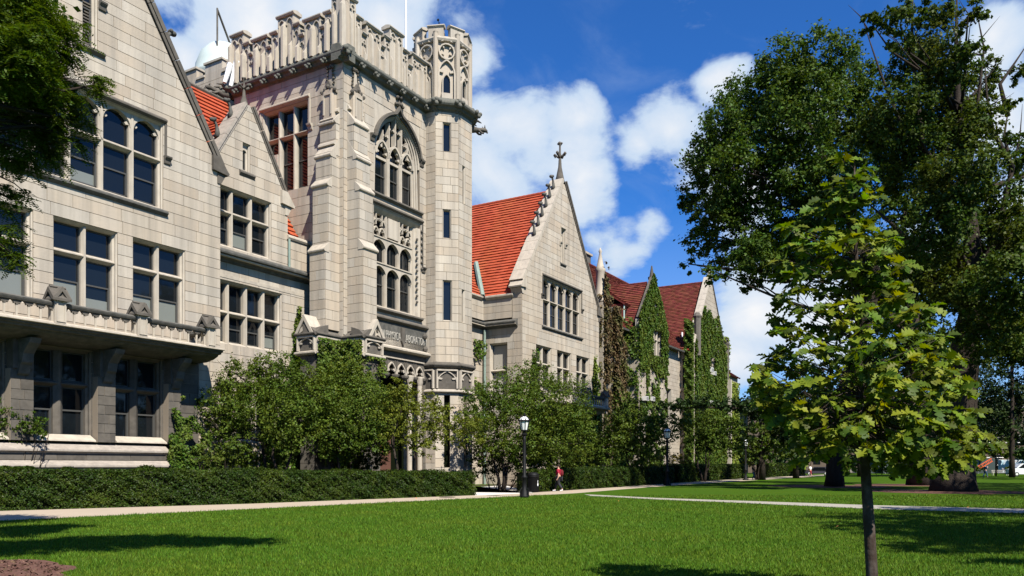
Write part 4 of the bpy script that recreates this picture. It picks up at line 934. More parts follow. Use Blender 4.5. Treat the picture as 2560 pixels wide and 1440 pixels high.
for fr_, a, b in ((fE, 17.0, 30.6), (fF, -3.1, -.3)):
    part('eave_gutter', M(fr_).prof(a, b, [(-.5, 16.1), (.05, 16.12), (.25, 16.3), (.26, 16.42), (.1, 16.5), (-.5, 16.5)]), TRIM)
part('drainpipe', M().tube([(30.72, 3.1, 0), (30.72, 3.1, 13.5)], .11, 8), LEAD)
fR = front(TFF); RC = 38.9
slR = gslopes(RC, 7.95, 17.2, 28.3)
opsR = [(34.75, 42.55, 14.2, 18.55), (33.45, 36.4, 8.4, 12.35), (37.5, 40.4, 8.4, 12.35), (41.55, 44.5, 8.4, 12.35), (38.3, 38.95, 20.6, 23.7),
        (33.2, 36.4, 2.75, 6.5), (37.4, 40.6, 2.75, 6.5), (41.6, 44.6, 2.75, 6.5)]
wall(fR, 31.0, 46.85, 0, 28.2, opsR, ch=.53, ln=(.9, 2.1), slopes=[(0, 1, 28.1)] + slR)
window(fR, 34.75, 42.55, 14.2, 18.55, 5, (16.6,), arch=.62, blind=0)
hood(fR, 34.75, 42.55, 18.6, 1.6, GREY); sillband(fR, 34.5, 42.8, 14.1, SOOT_SHADE)
for a, b in ((33.45, 36.4), (37.5, 40.4), (41.55, 44.5)): window(fR, a, b, 8.4, 12.35, 2, (10.75,), blind=.1)
for a, b in ((33.2, 36.4), (37.4, 40.6), (41.6, 44.6)): window(fR, a, b, 2.75, 6.5, 2, (5.1,), stone=GREY, blind=0)
window(fR, 38.3, 38.95, 20.6, 23.7, 1, (), arch=.4, blind=0, depth=.3)
hood(fR, 38.3, 38.95, 23.75, 1.25, TRIM); sillband(fR, 38.1, 39.2, 20.5, SOOT_SHADE, .16)
coping(fR, [(31.15, 17.35), (RC - .1, 28.3)], .40, 1.15, .16, mt=TRIM); coping(fR, [(46.7, 17.35), (RC + .1, 28.3)], .36, .9, .16)
kneeler(fR, 31.0, 17.0, -1, back=1.1, mt=TRIM); kneeler(fR, 46.85, 17.0, 1)
for i in range(6):
    k = .42 + i * .095; crocket(fR, 31.15 + (RC - 31.15) * k - .35, 17.35 + (28.3 - 17.35) * k + .3, -.5, -1, 1.15)
    k = .12 + i * .15; crocket(fR, 46.7 + (RC - 46.7) * k + .3, 17.35 + (28.3 - 17.35) * k + .3, -.4, 1, .8)
finial(fR, RC, 28.3, -.4, 3.9, 1.25, TRIM)
tiles((31.2, 16, 16.5), (31.2, .55, 16.5), (RC, .55, 27.6), (RC, 16, 27.6), 36, TILE, HALL)
tiles((46.7, .55, 16.9), (46.7, 16, 16.9), (RC, 16, 27.6), (RC, .55, 27.6), 20, TILE, HALL, join=True)
ridge((RC, .6, 27.64), (RC, 16, 27.64), .16, TILE, HALL)
tiles((17.3, 3.6, 16.5), (31.4, 3.6, 16.5), (31.4, 9.6, 25.0), (17.3, 9.6, 25.0), 28, TILE, HALL, join=True)
part('lead_valley', M().tube([(31.0, 3.5, 16.55), (33.8, 6.0, 20.4)], .24, 6), LEAD)
part('wing_body', M().add([(31.4, .0, 0), (46.6, .0, 0), (46.6, 16, 0), (31.4, 16, 0), (31.4, .0, 16.9), (46.6, .0, 16.9), (46.6, 16, 16.9), (31.4, 16, 16.9)], [(0, 1, 2, 3), (4, 5, 6, 7), (0, 1, 5, 4), (1, 2, 6, 5), (2, 3, 7, 6), (3, 0, 4, 7)]), MORTL)
wall(Fr(46.85, 0, 90), -.5, 4, 0, 17, ch=.55, core=.3)
# its balcony
part('balcony', M(fR).prof(32.3, 45.2, [(-.01, 6.6), (.9, 6.75), (1.3, 7.0), (1.95, 7.2), (2.0, 7.36), (1.7, 7.46), (-.01, 7.46)]), TRIM)
fRb = front(TFF - 1.6)
for a, b in ((33.1, 36.1), (36.5, 39.8), (40.3, 43.9)): pass
pp = [32.6, 36.7, 40.75, 44.85]
for u in pp: pedestal(fRb, u, 7.44, 8.5, HALL, .5)
for a, b in zip(pp, pp[1:]): balustrade(fRb, a + .25, b - .25, 7.45, 8.4, 8, HALL)
# things on the roof behind: dome, horns
part('observatory_dome', M().lathe([(1.95, 0), (2.0, .9), (2.06, 1.0), (1.98, 1.1), (1.9, 1.8), (1.6, 2.6), (1.05, 3.2), (.4, 3.5), (.05, 3.55)], 20, (10.6, 12.5, 28.4)), mat('pale green dome paint', (.42, .48, .45), .5, .3), True)
part('dome_shutter_rail', M().tube([(9.3, 11.6, 30.6), (9.3, 11.6, 33.6)], .06, 6).tube([(9.3, 11.6, 33.5), (11.2, 12.4, 31.9)], .08, 6), GREY)
part('horn_loudspeaker', M().tube([(6.6, 7.6, 26.3), (6.95, 7.45, 27.6)], [.12, .2], 8).tube([(7.0, 7.5, 26.2), (7.35, 7.3, 27.9)], [.12, .22], 8), WHITE)

# ---- lay the blocks: the largest on the picture one by one, the others joined
for c_ in CORES: c_.obj('wall_core', MORTL if all(q_[2] < 5.7 and q_[1] < 0 and q_[0] < -2 for q_ in c_.v) else MORT, HALL)
def starea(st):
    fr, pl, d, tg = st; q = [proj_px(L2W(fr.P(u, z, d))) for u, z in pl]
    if min(L2W(fr.P(u, z, d))[1] for u, z in pl) < 1: return 0
    cx = sum(p[0] for p in q) / len(q); cy = sum(p[1] for p in q) / len(q)
    if not (0 < cx < 2560 and 0 < cy < 1180): return 0
    a = 0
    for i in range(len(q)): a += q[i][0] * q[(i + 1) % len(q)][1] - q[(i + 1) % len(q)][0] * q[i][1]
    return max(0, a / 2) if True else 0
ar = [(abs(starea(s)) , i) for i, s in enumerate(STONES)]
ar.sort(reverse=True); big = {i for _, i in ar[:296]}
rest = {'l': {}, 'g': {}}
for i, (fr, pl, d, tg) in enumerate(STONES):
    if i in big: M(fr).poly(pl, .0, d).obj('stone', LIME if tg == 'l' else GREY, HALL)
    else:
        key = 0; rest[tg].setdefault(key, M()); mm = rest[tg][key]; mm.fr = fr; mm.poly(pl, 0, d)
for tg, dct in rest.items():
    for mm in dct.values(): mm.obj('stonework', LIME if tg == 'l' else GREY, HALL, kind='stuff')
print('stones', len(STONES))
# ================================================================== THE IVY HALL (farther along the path)
def LOC(px, py, t):
    u, v = (px - 1280) / 2000, (1165 - py) / 2000
    D = (t + FX * -.861269 + FY * .508149) / (u * -.861269 + .508149); X, Y = u * D - FX, D - FY
    return X * .508149 + Y * .861269, 1.6 + v * D
HALL_MAIN = HALL
IVH = empty('ivy_hall', (FX, FY, 0), RZ, 'ivy covered stone hall with dark red tiled roofs beyond the pale hall', 'building')
HALL = IVH
STONES.clear(); CORES.clear()
f2_ = front(2.0)
wall(f2_, 50.0, 79.7, 0, 17.7, [(54.5, 56.0, 9, 12), (70, 72, 8, 12), (74, 76, 8, 12)], ch=.5)
tiles((49, 1.3, 17.5), (78.5, 1.3, 17.5), (84, 8.0, 26.8), (49, 8.0, 26.8), 40, TILEG, IVH, join=True)
ridge((49, 8.0, 26.85), (84, 8.0, 26.85), .15, TILEG, IVH)
part('eave_gutter', M(f2_).prof(54, 79, [(.6, 17.25), (.95, 17.3), (1.0, 17.5), (.7, 17.5)]), SOOT_SHADE)
part('chimney_stack', M().add([(60.5, 8.6, 20), (64.5, 8.6, 20), (64.5, 9.8, 20), (60.5, 9.8, 20), (60.5, 8.6, 28.3), (64.5, 8.6, 28.3), (64.5, 9.8, 28.3), (60.5, 9.8, 28.3)], [(0, 1, 2, 3), (4, 5, 6, 7), (0, 1, 5, 4), (1, 2, 6, 5), (2, 3, 7, 6), (3, 0, 4, 7)]), GREY)
part('chimney_cap', M().add([(60.3, 8.4, 28.3), (64.7, 8.4, 28.3), (64.7, 10, 28.3), (60.3, 10, 28.3), (60.3, 8.4, 28.55), (64.7, 8.4, 28.55), (64.7, 10, 28.55), (60.3, 10, 28.55)], [(0, 1, 2, 3), (4, 5, 6, 7), (0, 1, 5, 4), (1, 2, 6, 5), (2, 3, 7, 6), (3, 0, 4, 7)]), LIME)
# buttress with pinnacle next to the pale hall
wall(front(.6), 50.4, 51.6, 0, 19.2, ch=.6, core=1.3); wall(side(50.4), -2, -.6, 0, 19.2, ch=.6, core=.2)
part('pinnacle', M().lathe([(.75, 19.2), (.8, 19.5), (.55, 20), (.5, 22.6), (.62, 22.8), (.4, 23.2), (.12, 24.6), (.2, 24.8), (.05, 25.2)], 8, (51.0, 1.2, 0)), LIME, True)
wall(front(.7), 53.2, 54.8, 0, 18.6, ch=.6, core=1.2); wall(side(53.2), -2, -.7, 0, 18.6, ch=.6, core=.2)
part('buttress_cap', M(front(.7)).prof(53.0, 55.0, [(-1.2, 18.6), (.2, 18.6), (.2, 18.8), (-.2, 19.2), (-1.2, 19.2)]), GREY)
# gabled bay
f1_ = front(0); G1 = (59.2, 68.6, 63.9)
o1 = [(59.5, 61.3, 8.7, 12.4), (59.4, 61.2, 3.8, 7.6), (62.1, 63.7, 9.0, 14.0), (65.8, 67.8, 8.9, 12.9), (62.6, 66.6, 14.8, 18.4), (62.1, 63.7, 3.2, 7.6), (65.6, 68.2, 3.4, 7.6)]
wall(f1_, G1[0], G1[1], 0, 24.4, o1, ch=.5, slopes=[(0, 1, 24.3)] + gslopes(G1[2], 4.7, 18.7, 24.5))
wall(side(G1[0]), -2, 0, 0, 17.5, ch=.5, core=.3)
for o, n in zip(o1, (3, 3, 2, 3, 4, 2, 4)): window(f1_, *o, n, (o[2] + (o[3] - o[2]) * .62,), parent=IVH, stone=TRIM, mw=.24, blind=0)
coping(f1_, [(G1[0] + .1, 18.8), (G1[2], 24.5)], .22, .3, .10, mt=GREY); coping(f1_, [(G1[1] - .1, 18.8), (G1[2], 24.5)], .3, .7, .12, mt=GREY)
part('finial', M().lathe([(.35, 24.4), (.2, 25.2), (.08, 25.9)], 8, (G1[2], .2, 0)), GREY)
tiles((G1[0], 9, 17.6), (G1[0], .8, 17.6), (G1[2], .8, 23.9), (G1[2], 9, 23.9), 24, TILEG, IVH, join=True)
tiles((G1[1], .8, 17.6), (G1[1], 9, 17.6), (G1[2], 9, 23.9), (G1[2], .8, 23.9), 24, TILEG, IVH, join=True)
ridge((G1[2], .8, 23.95), (G1[2], 6, 23.95), .13, TILEG, IVH)
# shed dormer with its window air conditioner
DS = 58.0
part('dormer', M().add([(60.0, 2.3, 18.4), (62.6, 2.3, 18.4), (62.6, 2.3, 20.9), (60.0, 2.3, 20.9), (60.0, 4.9, 20.9), (62.6, 4.9, 20.9), (60.0, 4.9, 21.2), (62.6, 4.9, 21.2)], [(0, 1, 2, 3), (0, 3, 4), (1, 5, 2), (3, 2, 5, 4)]), TILEG)
tiles((59.8, 2.0, 20.8), (62.9, 2.0, 20.8), (62.9, 5.4, 23.1), (59.8, 5.4, 23.1), 8, TILEG, IVH, join=True)
dw = M(front(2.27)).bar([(60.1, 18.5), (60.1, 20.75), (62.4, 20.75), (62.4, 18.5)], .2, 0, .1, True).obj('dormer_window', mat('pale green painted wood', (.36, .50, .46), .6, .3), IVH)
M(front(2.29)).box(60.15, 62.35, 18.6, 20.65, -.02, .03).obj('pane', GLASS, dw)
ACM = mat('off white air conditioner', (.62, .60, .55), .5, .3)
def aircon(fr, u, z, s=1.):
    a = M(fr).box(u - .42 * s, u + .42 * s, z, z + .5 * s, -.1, .45).obj('air_conditioner', ACM, IVH)
    g = M(fr)
    for i in range(5): g.box(u - .36 * s, u + .36 * s, z + (.07 + i * .08) * s, z + (.10 + i * .08) * s, .451, .47)
    g.obj('grille', SASH, a)
aircon(front(2.27), 61.4, 18.6, 1.5); aircon(f1_, 60.8, 9.3); aircon(f1_, 62.9, 9.4)
# second, larger gabled wing
G2 = (79.7, 95.6, 87.5)
o2 = [(85.5, 89.5, 14.6, 18.8), (82, 85, 8.5, 12.5), (89, 92, 8.5, 12.5), (82, 85, 3, 7), (89, 92, 3, 7), (87.2, 87.8, 21.5, 24.5)]
wall(f1_, G2[0], G2[1], 0, 28.8, o2, ch=.6, slopes=[(0, 1, 28.7)] + gslopes(G2[2], 7.95, 18.4, 29.2))
wall(side(G2[0]), -10, 0, 0, 18.2, [(-1.6, -.4, 12.5, 16.5)], ch=.6, core=.3)
for o, n in zip(o2[:5], (3, 2, 2, 2, 2)): window(f1_, *o, n, (o[2] + (o[3] - o[2]) * .62,), parent=IVH, blind=0)
coping(f1_, [(G2[0] + .1, 18.5), (G2[2], 29.2)], .3, .9, .12, mt=TRIM); coping(f1_, [(G2[1] - .1, 18.5), (G2[2], 29.2)], .3, .7, .12, mt=GREY)
part('finial', M().lathe([(.4, 29), (.3, 29.8), (.15, 30.8), (.05, 31)], 8, (G2[2], .2, 0)), TRIM)
tiles((G2[0] - .5, 14, 17.9), (G2[0] - .5, .6, 17.9), (G2[2], .6, 28.6), (G2[2], 14, 28.6), 44, TILEG, IVH, join=True)
tiles((G2[1], .6, 18.2), (G2[1], 14, 18.2), (G2[2], 14, 28.6), (G2[2], .6, 28.6), 20, TILEG, IVH, join=True)
ridge((G2[2], .6, 28.65), (G2[2], 14, 28.65), .17, TILEG, IVH)
part('eave_gutter', M(side(G2[0])).prof(-9, -.5, [(.4, 17.5), (.7, 17.6), (.72, 17.8), (.5, 17.8)]), TILE)
part('roof_vent', M().tube([(80.6, 2.0, 19.2), (80.6, 2.0, 20.4)], .12, 6), WHITE)
aircon(f1_, 87.0, 15.3, 1.3); aircon(f1_, 88.6, 15.0, 1.1); aircon(f1_, 86.8, 10.5, 1.2)
part('turret_pinnacle', M().lathe([(.5, 17), (.5, 22.2), (.62, 22.5), (.3, 23.0)], 8, (80.9, -.1, 0)), GREY)
wall(front(1.5), 95.6, 108, 0, 16.5, [(98, 100, 9, 12)], ch=.6)
tiles((95.6, 1.0, 16.4), (108, 1.0, 16.4), (108, 6.5, 20), (95.6, 6.5, 20), 16, TILEG, IVH, join=True)
part('gable_turret', M().lathe([(.6, 0), (.6, 20.6), (.75, 21), (.3, 22)], 8, (98.5, .9, 0)), GREY)
part('corner_pier', M(front(-.4)).box(95.4, 95.9, 0, 15, -1, .45), TRIM)
for x0, x1, y0, y1, z1 in ((80.2, 95.1, .55, 13, 17.7), (50.6, 79.0, 2.6, 13, 16.9), (59.7, 68.1, .55, 2.55, 17.2)):
    part('hall_body', M().add([(x0, y0, 0), (x1, y0, 0), (x1, y1, 0), (x0, y1, 0), (x0, y0, z1), (x1, y0, z1), (x1, y1, z1), (x0, y1, z1)], [(0, 1, 2, 3), (4, 5, 6, 7), (0, 1, 5, 4), (1, 2, 6, 5), (2, 3, 7, 6), (3, 0, 4, 7)]), SOOT_SHADE)
for c_ in CORES: c_.obj('wall_core', MORTL, IVH)
sw = M()
for fr, pl, d, tg in STONES: sw.fr = fr; sw.poly(pl, 0, d)
sw.obj('stonework', mat('buff weathered limestone', (.36, .31, .24), .9, .2, islandcols=[(.30, .255, .20), (.38, .33, .26), (.34, .285, .22)], n1=(1.2, .5, (.22, .19, .15)), bump=(9, .4, .02)), IVH, kind='stuff')
HALL = HALL_MAIN

# ================================================================== foliage
DIA = [((0, -.5), 0), ((.32, .0), .10), ((0, .5), 0), ((-.32, .0), .10)]
def leafmesh(name, P, Nr, S, mt, asp=1., parent=None, **k):
    n = len(P); Nr = Nr / np.maximum(np.linalg.norm(Nr, axis=1, keepdims=True), 1e-6)
    r = RNG.normal(size=(n, 3)); T = np.cross(Nr, r); T /= np.maximum(np.linalg.norm(T, axis=1, keepdims=True), 1e-6); B = np.cross(Nr, T)
    V = np.empty((n, 4, 3))
    for i, ((a, b), h) in enumerate(DIA):
        V[:, i] = P + (B * a * asp + T * b + Nr * h) * S[:, None]
    me = bpy.data.meshes.new(name); me.vertices.add(4 * n); me.vertices.foreach_set('co', V.reshape(-1).astype(np.float32))
    me.loops.add(4 * n); me.loops.foreach_set('vertex_index', np.arange(4 * n, dtype=np.int32))
    me.polygons.add(n); me.polygons.foreach_set('loop_start', np.arange(0, 4 * n, 4, dtype=np.int32)); me.polygons.foreach_set('loop_total', np.full(n, 4, dtype=np.int32))
    me.update(); me.materials.append(mt)
    return put(name, me, parent, **k)
def crown(blobs, n, clump=.22, per=45, flat=.75):
    """blobs: (x, y, z, rx, ry, rz). Leaves gather in clumps spread through each blob, denser to the outside"""
    b = np.array(blobs, float); vol = (b[:, 3] * b[:, 4] * b[:, 5]) ** .72; vol /= vol.sum()
    nc = max(len(b) * 3, n // per); ci = RNG.choice(len(b), nc, p=vol)
    dr = RNG.normal(size=(nc, 3)); dr /= np.linalg.norm(dr, axis=1, keepdims=True)
    rad = RNG.uniform(.18, 1.12, nc) ** .62
    cc = b[ci, :3] + dr * rad[:, None] * b[ci, 3:6]
    li = RNG.integers(0, nc, n); rm = b[ci[li], 3:6].mean(axis=1) * clump; rm = np.minimum(rm, 1.1)
    off = RNG.normal(size=(n, 3)); off *= (RNG.uniform(.1, 1.55, n) / np.linalg.norm(off, axis=1))[:, None]; off[:, 2] *= flat
    P = cc[li] + off * rm[:, None] * RNG.uniform(.45, 1.1, (n, 1)) * (.6 + .8 * ((li * 37) % 11) / 11)[:, None]
    out = (P - b[ci[li], :3]) / b[ci[li], 3:6]
    Nr = out * .5 + RNG.normal(size=(n, 3)) * .55 + np.array([0, 0, .5])
    return P, Nr
def wob(a, b, n, amt):
    a, b = Vector(a), Vector(b); l = (b - a).length
    return [a.lerp(b, i / n) + Vector((random.uniform(-1, 1), random.uniform(-1, 1), random.uniform(-.6, .6))) * amt * l * (0 if i in (0, n) else 1) for i in range(n + 1)]
def pxb(x, y, r, D, ry=1., rz=1.):   # a blob seen at (x, y) with that radius, standing at distance D
    c = at(x, y, D); rr = r * D / 2000; return (c.x, c.y, c.z, rr, rr * ry, rr * rz)
def tree(name, label, cat, path, rad, blobs, n, size, mt, bark=BARK, group=None, limbs=True, clump=.22, per=45, asp=1., twigs=2, limbr=.3, roots=0):
    """trunk along a path with radii; limbs run from the trunk into every blob of the crown"""
    base = Vector(path[0]); root = empty(name, base, 0, label, cat, group)
    path = [Vector(p) - base for p in path]; bl = [(b[0] - base.x, b[1] - base.y, b[2] - base.z, b[3], b[4], b[5]) for b in blobs]
    t = M(); t.tube(path, rad, 10)
    for i in range(roots):
        g = 2 * math.pi * i / roots + random.random(); r0 = rad[0]
        t.tube([(0, 0, r0 * 1.2), (math.cos(g) * r0 * .9, math.sin(g) * r0 * .9, r0 * .45), (math.cos(g) * r0 * 1.7, math.sin(g) * r0 * 1.7, -.05)], [r0 * .5, r0 * .38, r0 * .15], 7)
    t.obj('trunk', bark, root, True)
    if limbs:
        lb = M(); tops = path[len(path) // 2:]; tr = rad[len(path) // 2:]
        for b in bl:
            c = Vector(b[:3]); k = min(range(len(tops)), key=lambda i: (tops[i] - c).length + (0 if tops[i].z < c.z else 3)); s = tops[k]
            r0 = min(tr[k] * .6, limbr); w_ = wob(s, c, 4, .07); lb.tube(w_, [r0, r0 * .75, r0 * .55, r0 * .4, r0 * .22], 6)
            for q in range(twigs):
                d = Vector((random.uniform(-1, 1), random.uniform(-1, 1), random.uniform(-.3, 1))); e = c + Vector((d.x * b[3], d.y * b[4], d.z * b[5])) * .85
                lb.tube(wob(w_[random.choice((2, 3))], e, 3, .08), [r0 * .38, r0 * .26, r0 * .15, r0 * .05], 5)
        lb.obj('limbs', bark, root, True)
    P, Nr = crown(bl, n, clump, per)
    leafmesh('crown', P, Nr, RNG.uniform(.65, 1.3, n) * size, mt, asp, root)
    return root
def nz(x, y, s):   # cheap smooth noise in -1..1
    return (np.sin(x * s * 1.3 + 1.7 * np.sin(y * s * .9 + s)) + np.sin(y * s * 1.7 + 2.1 * np.sin(x * s * .7 + 2 * s)) + np.sin((x + y) * s * 2.3 + 4)) / 3
def ivy(label, patches, mt, size=.2, name='climbing_ivy', group=None):
    """leaves hugging walls. patches: (frame, u0, u1, z0, z1, n, thick, threshold, shape)"""
    PP = []; NN = []
    for fr, u0, u1, z0, z1, n, th, thr, shp in patches:
        u = RNG.uniform(u0, u1, n * 2); z = RNG.uniform(z0, z1, n * 2)
        keep = nz(u, z, .9) + .6 * nz(u, z, 2.7) > thr
        if shp == 'spire': keep &= np.abs(u - (u0 + u1) / 2) < (u1 - u0) / 2 * (1 - (z - z0) / (z1 - z0)) ** .7 * (1 + .3 * nz(u * 3, z, 2))
        elif shp == 'round': keep &= ((u - (u0 + u1) / 2) / (u1 - u0) * 2) ** 2 + ((z - (z0 + z1) / 2) / (z1 - z0) * 2) ** 2 < 1 + .3 * nz(u, z, 3)
        elif callable(shp): keep &= shp(u, z)
        u, z = u[keep], z[keep]; b = .5 + .5 * nz(u * 1.3, z, 2.1); d = .04 + th * RNG.uniform(0, 1, len(u)) * (.25 + b)
        x = fr.ox + u * fr.c + d * fr.s; y = fr.oy + u * fr.s - d * fr.c
        X = FX + x * .508149 - y * .861269; Y = FY + x * .861269 + y * .508149
        PP.append(np.stack([X, Y, z], 1)); nl = np.array([fr.s * .508149 + fr.c * .861269, fr.s * .861269 - fr.c * .508149, 0.])
        NN.append(nl * .8 + np.array([0, 0, .35]) + RNG.normal(size=(len(u), 3)) * .42)
    P = np.concatenate(PP); Nr = np.concatenate(NN)
    return leafmesh(name, P, Nr, RNG.uniform(.7, 1.3, len(P)) * size, mt, 1.1, None, label=label, cat='ivy', group=group)

# ---- ivy on the halls
sl1 = lambda u, z: z < 25.0 - 1.22 * np.abs(u - 63.9)
sl2 = lambda u, z: (z < 29 - 1.36 * np.abs(u - 87.5)) & (z < 24.6 - .1 * (u - 80) + .8 * nz(u, z, 1.3))
holes1 = lambda u, z: sl1(u, z) & ~((z > 9) & (z < 12.6) & ((np.abs(u - 60.4) < .95) | (np.abs(u - 66.8) < 1.0))) & ~((z > 4) & (z < 7.6) & ((np.abs(u - 60.3) < .9) | (np.abs(u - 67) < 1.3))) & ~((z > 15) & (z < 18.2) & (np.abs(u - 65) < 1.4)) & ~((z > 9.4) & (z < 13.8) & (np.abs(u - 62.9) < .6))
ivy('green ivy over the first small gable of the red roofed hall', [(f1_, 59.0, 68.8, 13, 25.4, 10500, .28, -.95, holes1), (f1_, 59.3, 68.5, 0, 13, 7000, .25, -.35, holes1), (side(59.2), -2, 0, 3, 19, 1400, .4, -.4, None)], LF_IVY, .28)
ivy('thick green ivy mantling the large far gable wing', [(f1_, 79.8, 95.5, 0, 25, 24000, .35, -.8, lambda u, z: sl2(u, z) & ~((np.abs(u - 88) < 1.2) & (z > 15) & (z < 17.5)) & ~((np.abs(u - 83.5) < 1.0) & (z > 9) & (z < 11.5)) ), (side(79.7), -1.2, 0, 0, 22, 4500, .7, -.9, None)], LF_IVY, .30)
ivy('brown half bare ivy on the buttress beside the pale gable', [(front(.58), 50.4, 51.7, 0, 20, 1900, .6, -.6, None), (front(.58), 50.5, 51.6, 19.5, 23.5, 300, .3, -.1, None), (side(50.38), -2, -.6, 0, 20, 900, .4, -.3, None), (front(.68), 53, 54.9, 15, 19.2, 1500, .6, -.8, None), (front(.68), 53, 56.0, 8, 15.6, 2600, .7, -.7, None), (side(53.18), -2, -.7, 6, 19.3, 1100, .5, -.5, None), (f2_, 54.6, 57.6, 8, 17.4, 3200, .5, -.4, lambda u, z: u < 57.6 - (17 - z) * .15 + .6 * nz(u, z, 2))], LF_IVYB, .30)
ivy('dark green ivy on the main wall between buttress and gable', [(f2_, 54.5, 59.3, 0, 17, 6500, .5, -.9, lambda u, z: (z < 17) & (u > 54.5)), (front(.66), 53, 57, 0, 10, 3000, .7, -.9, None)], LF_IVY, .32)
ivy('yellow green ivy at the far end of the ivy hall', [(front(1.45), 95.8, 107.5, 0, 15.5, 4500, .6, -.8, None), (front(1.0), 97.2, 99.8, 14, 22, 500, .6, -.2, None)], LF_IVYY, .42)
ivy('bare vine stems and sparse leaves on the shaded link wall', [(side(79.65), -6, -1, 4, 12, 500, .1, .15, None)], LF_IVYB, .25)
vs = M(side(79.66))
for i in range(22):
    u = -2.5; z = 5.2; p = [(u, z)]; a = random.uniform(.5, 2.6)
    for k in range(7): u += math.cos(a) * .8; z += abs(math.sin(a)) * .95; a += random.uniform(-.5, .5); p.append((max(-6, min(-.6, u)), z))
    vs.bar(p, .05, .03, .07)
vs2 = vs.obj('vine_stems', mat('grey vine stem', (.20, .16, .12), .9, .1), IVH)
ivy('ivy spire climbing the recessed wall left of the tower', [(front(.78), 5.2, 7.3, 3.5, 11.2, 3200, .3, -1.2, 'spire'), (front(.78), 3.4, 7.4, 0, 6.6, 3200, .4, -.5, None)], LF_IVY, .17)
ivy('ivy draped over the carved corner base of the tower', [(front(-3.42), 7.6, 9.2, 3, 8.0, 1100, .3, -.35, None), (side(7.35), 1.7, 3.4, 2, 9.0, 2300, .35, -.8, None), (front(-1.75), 5.3, 7.6, 2, 8.9, 3600, .4, -.8, None)], LF_IVY, .17)
ivy('ivy on the end pier of the balcony bay', [(front(-.6), -3.6, -1.2, 0, 5.0, 3600, .35, -.5, lambda u, z: z < 4.3 - .9 * np.abs(u + 2.7) + .9 * nz(u * 2, z, 1.6)), (front(-.9), -3.7, -2.0, 0, 2.6, 1500, .3, -.5, None), (Fr(-1.5, 0, 90), -.4, .0, 0, 6, 300, .3, -.3, None)], LF_IVY, .15)
ivy('loose ivy strands beside the drainpipe in the corner', [(front(3.3), 29.2, 31, 4, 12.5, 650, .4, .05, None)], LF_IVY, .26)
ivy('ivy climbing the left side of the right gable wall', [(fR, 31.2, 34.6, 2, 12.0, 2600, .6, -.6, 'spire'), (fR, 33.5, 38, 2, 9.3, 3000, .7, -.5, 'round')], LF_IVY, .24)
ivy('low ivy covering the foot of the right gable wall', [(fR, 38, 46.8, 0, 6.5, 5200, .5, -.9, None)], LF_IVY, .24)
ivy('ivy climbing the right edge of the right gable wall', [(fR, 44.6, 46.8, 5, 12.8, 1800, .5, -1.0, 'spire')], LF_IVYY, .26)

# ================================================================== GROUND
def sheet(name, pts, z, mt, kind='structure', **k):
    me = bpy.data.meshes.new(name); me.from_pydata([(p[0], p[1], z) for p in pts], [], [tuple(range(len(pts)))]); me.materials.append(mt)
    o = put(name, me); tag(o, kind=kind, **k); return o
sheet('lawn', [(-1500, -60), (1500, -60), (1500, 2500), (-1500, 2500)], 0, LAWN)
near = [(-200, 1312), (0, 1302), (640, 1272), (1280, 1241.5), (1440, 1233), (1560, 1223), (1690, 1213), (1870, 1201.5), (2060, 1190)]
farp = [(2060, 1186.5), (1870, 1196), (1690, 1208), (1500, 1221), (1330, 1232), (1190, 1238.5), (620, 1260), (0, 1278), (-200, 1283)]
PATH = [gnd(*p) for p in near] + [gnd(*p) for p in farp]
pp_ = [gnd(*p) for p in near]; qq_ = [gnd(*p) for p in farp[::-1]]
me = bpy.data.meshes.new('path'); n_ = len(pp_)
vv = [(p.x, p.y, .008) for p in pp_] + [(p.x, p.y, .008) for p in qq_] + [(p.x, p.y, -.05) for p in pp_] + [(p.x, p.y, -.05) for p in qq_]
me.from_pydata(vv, [], [(i, i + 1, n_ + i + 1, n_ + i) for i in range(n_ - 1)] + [(i, i + 1, 2 * n_ + i + 1, 2 * n_ + i) for i in range(n_ - 1)]); me.materials.append(PAVE); tag(put('path', me), kind='structure')
CROSS_N = [gnd(*p) for p in [(1478, 1240.5), (1640, 1249), (1900, 1260), (2180, 1273), (2560, 1284), (3000, 1297)]]
CROSS_F = [gnd(*p) for p in [(1460, 1236), (1640, 1245.2), (1900, 1254), (2180, 1263.5), (2560, 1273), (3000, 1283)]]
PAVE2 = mat('grey concrete path', (.30, .275, .225), .9, .2, n1=(.9, .4, (.24, .22, .18)), n2=(9, .25, (.38, .35, .29)), bump=(40, .3, .005))
me = bpy.data.meshes.new('cross_path'); n_ = len(CROSS_N)
me.from_pydata([(p.x, p.y, .012) for p in CROSS_N + CROSS_F], [], [(i, i + 1, n_ + i + 1, n_ + i) for i in range(n_ - 1)]); me.materials.append(PAVE2); tag(put('cross_path', me), kind='structure')
WALK = [gnd(1188, 1239.5), gnd(1335, 1233), gnd(1262, 1213.5), gnd(1183, 1215.5)]
we = [L2W((11.2, -3.0, 0)), L2W((14.8, -3.0, 0))]
WALKM = mat('white concrete walk', (.62, .58, .52), .85, .2, n1=(1, .3, (.5, .46, .4)), bump=(40, .3, .004))
sheet('entrance_walk', [WALK[0], WALK[1], WALK[2], we[1], we[0], WALK[3]], .013, WALKM)
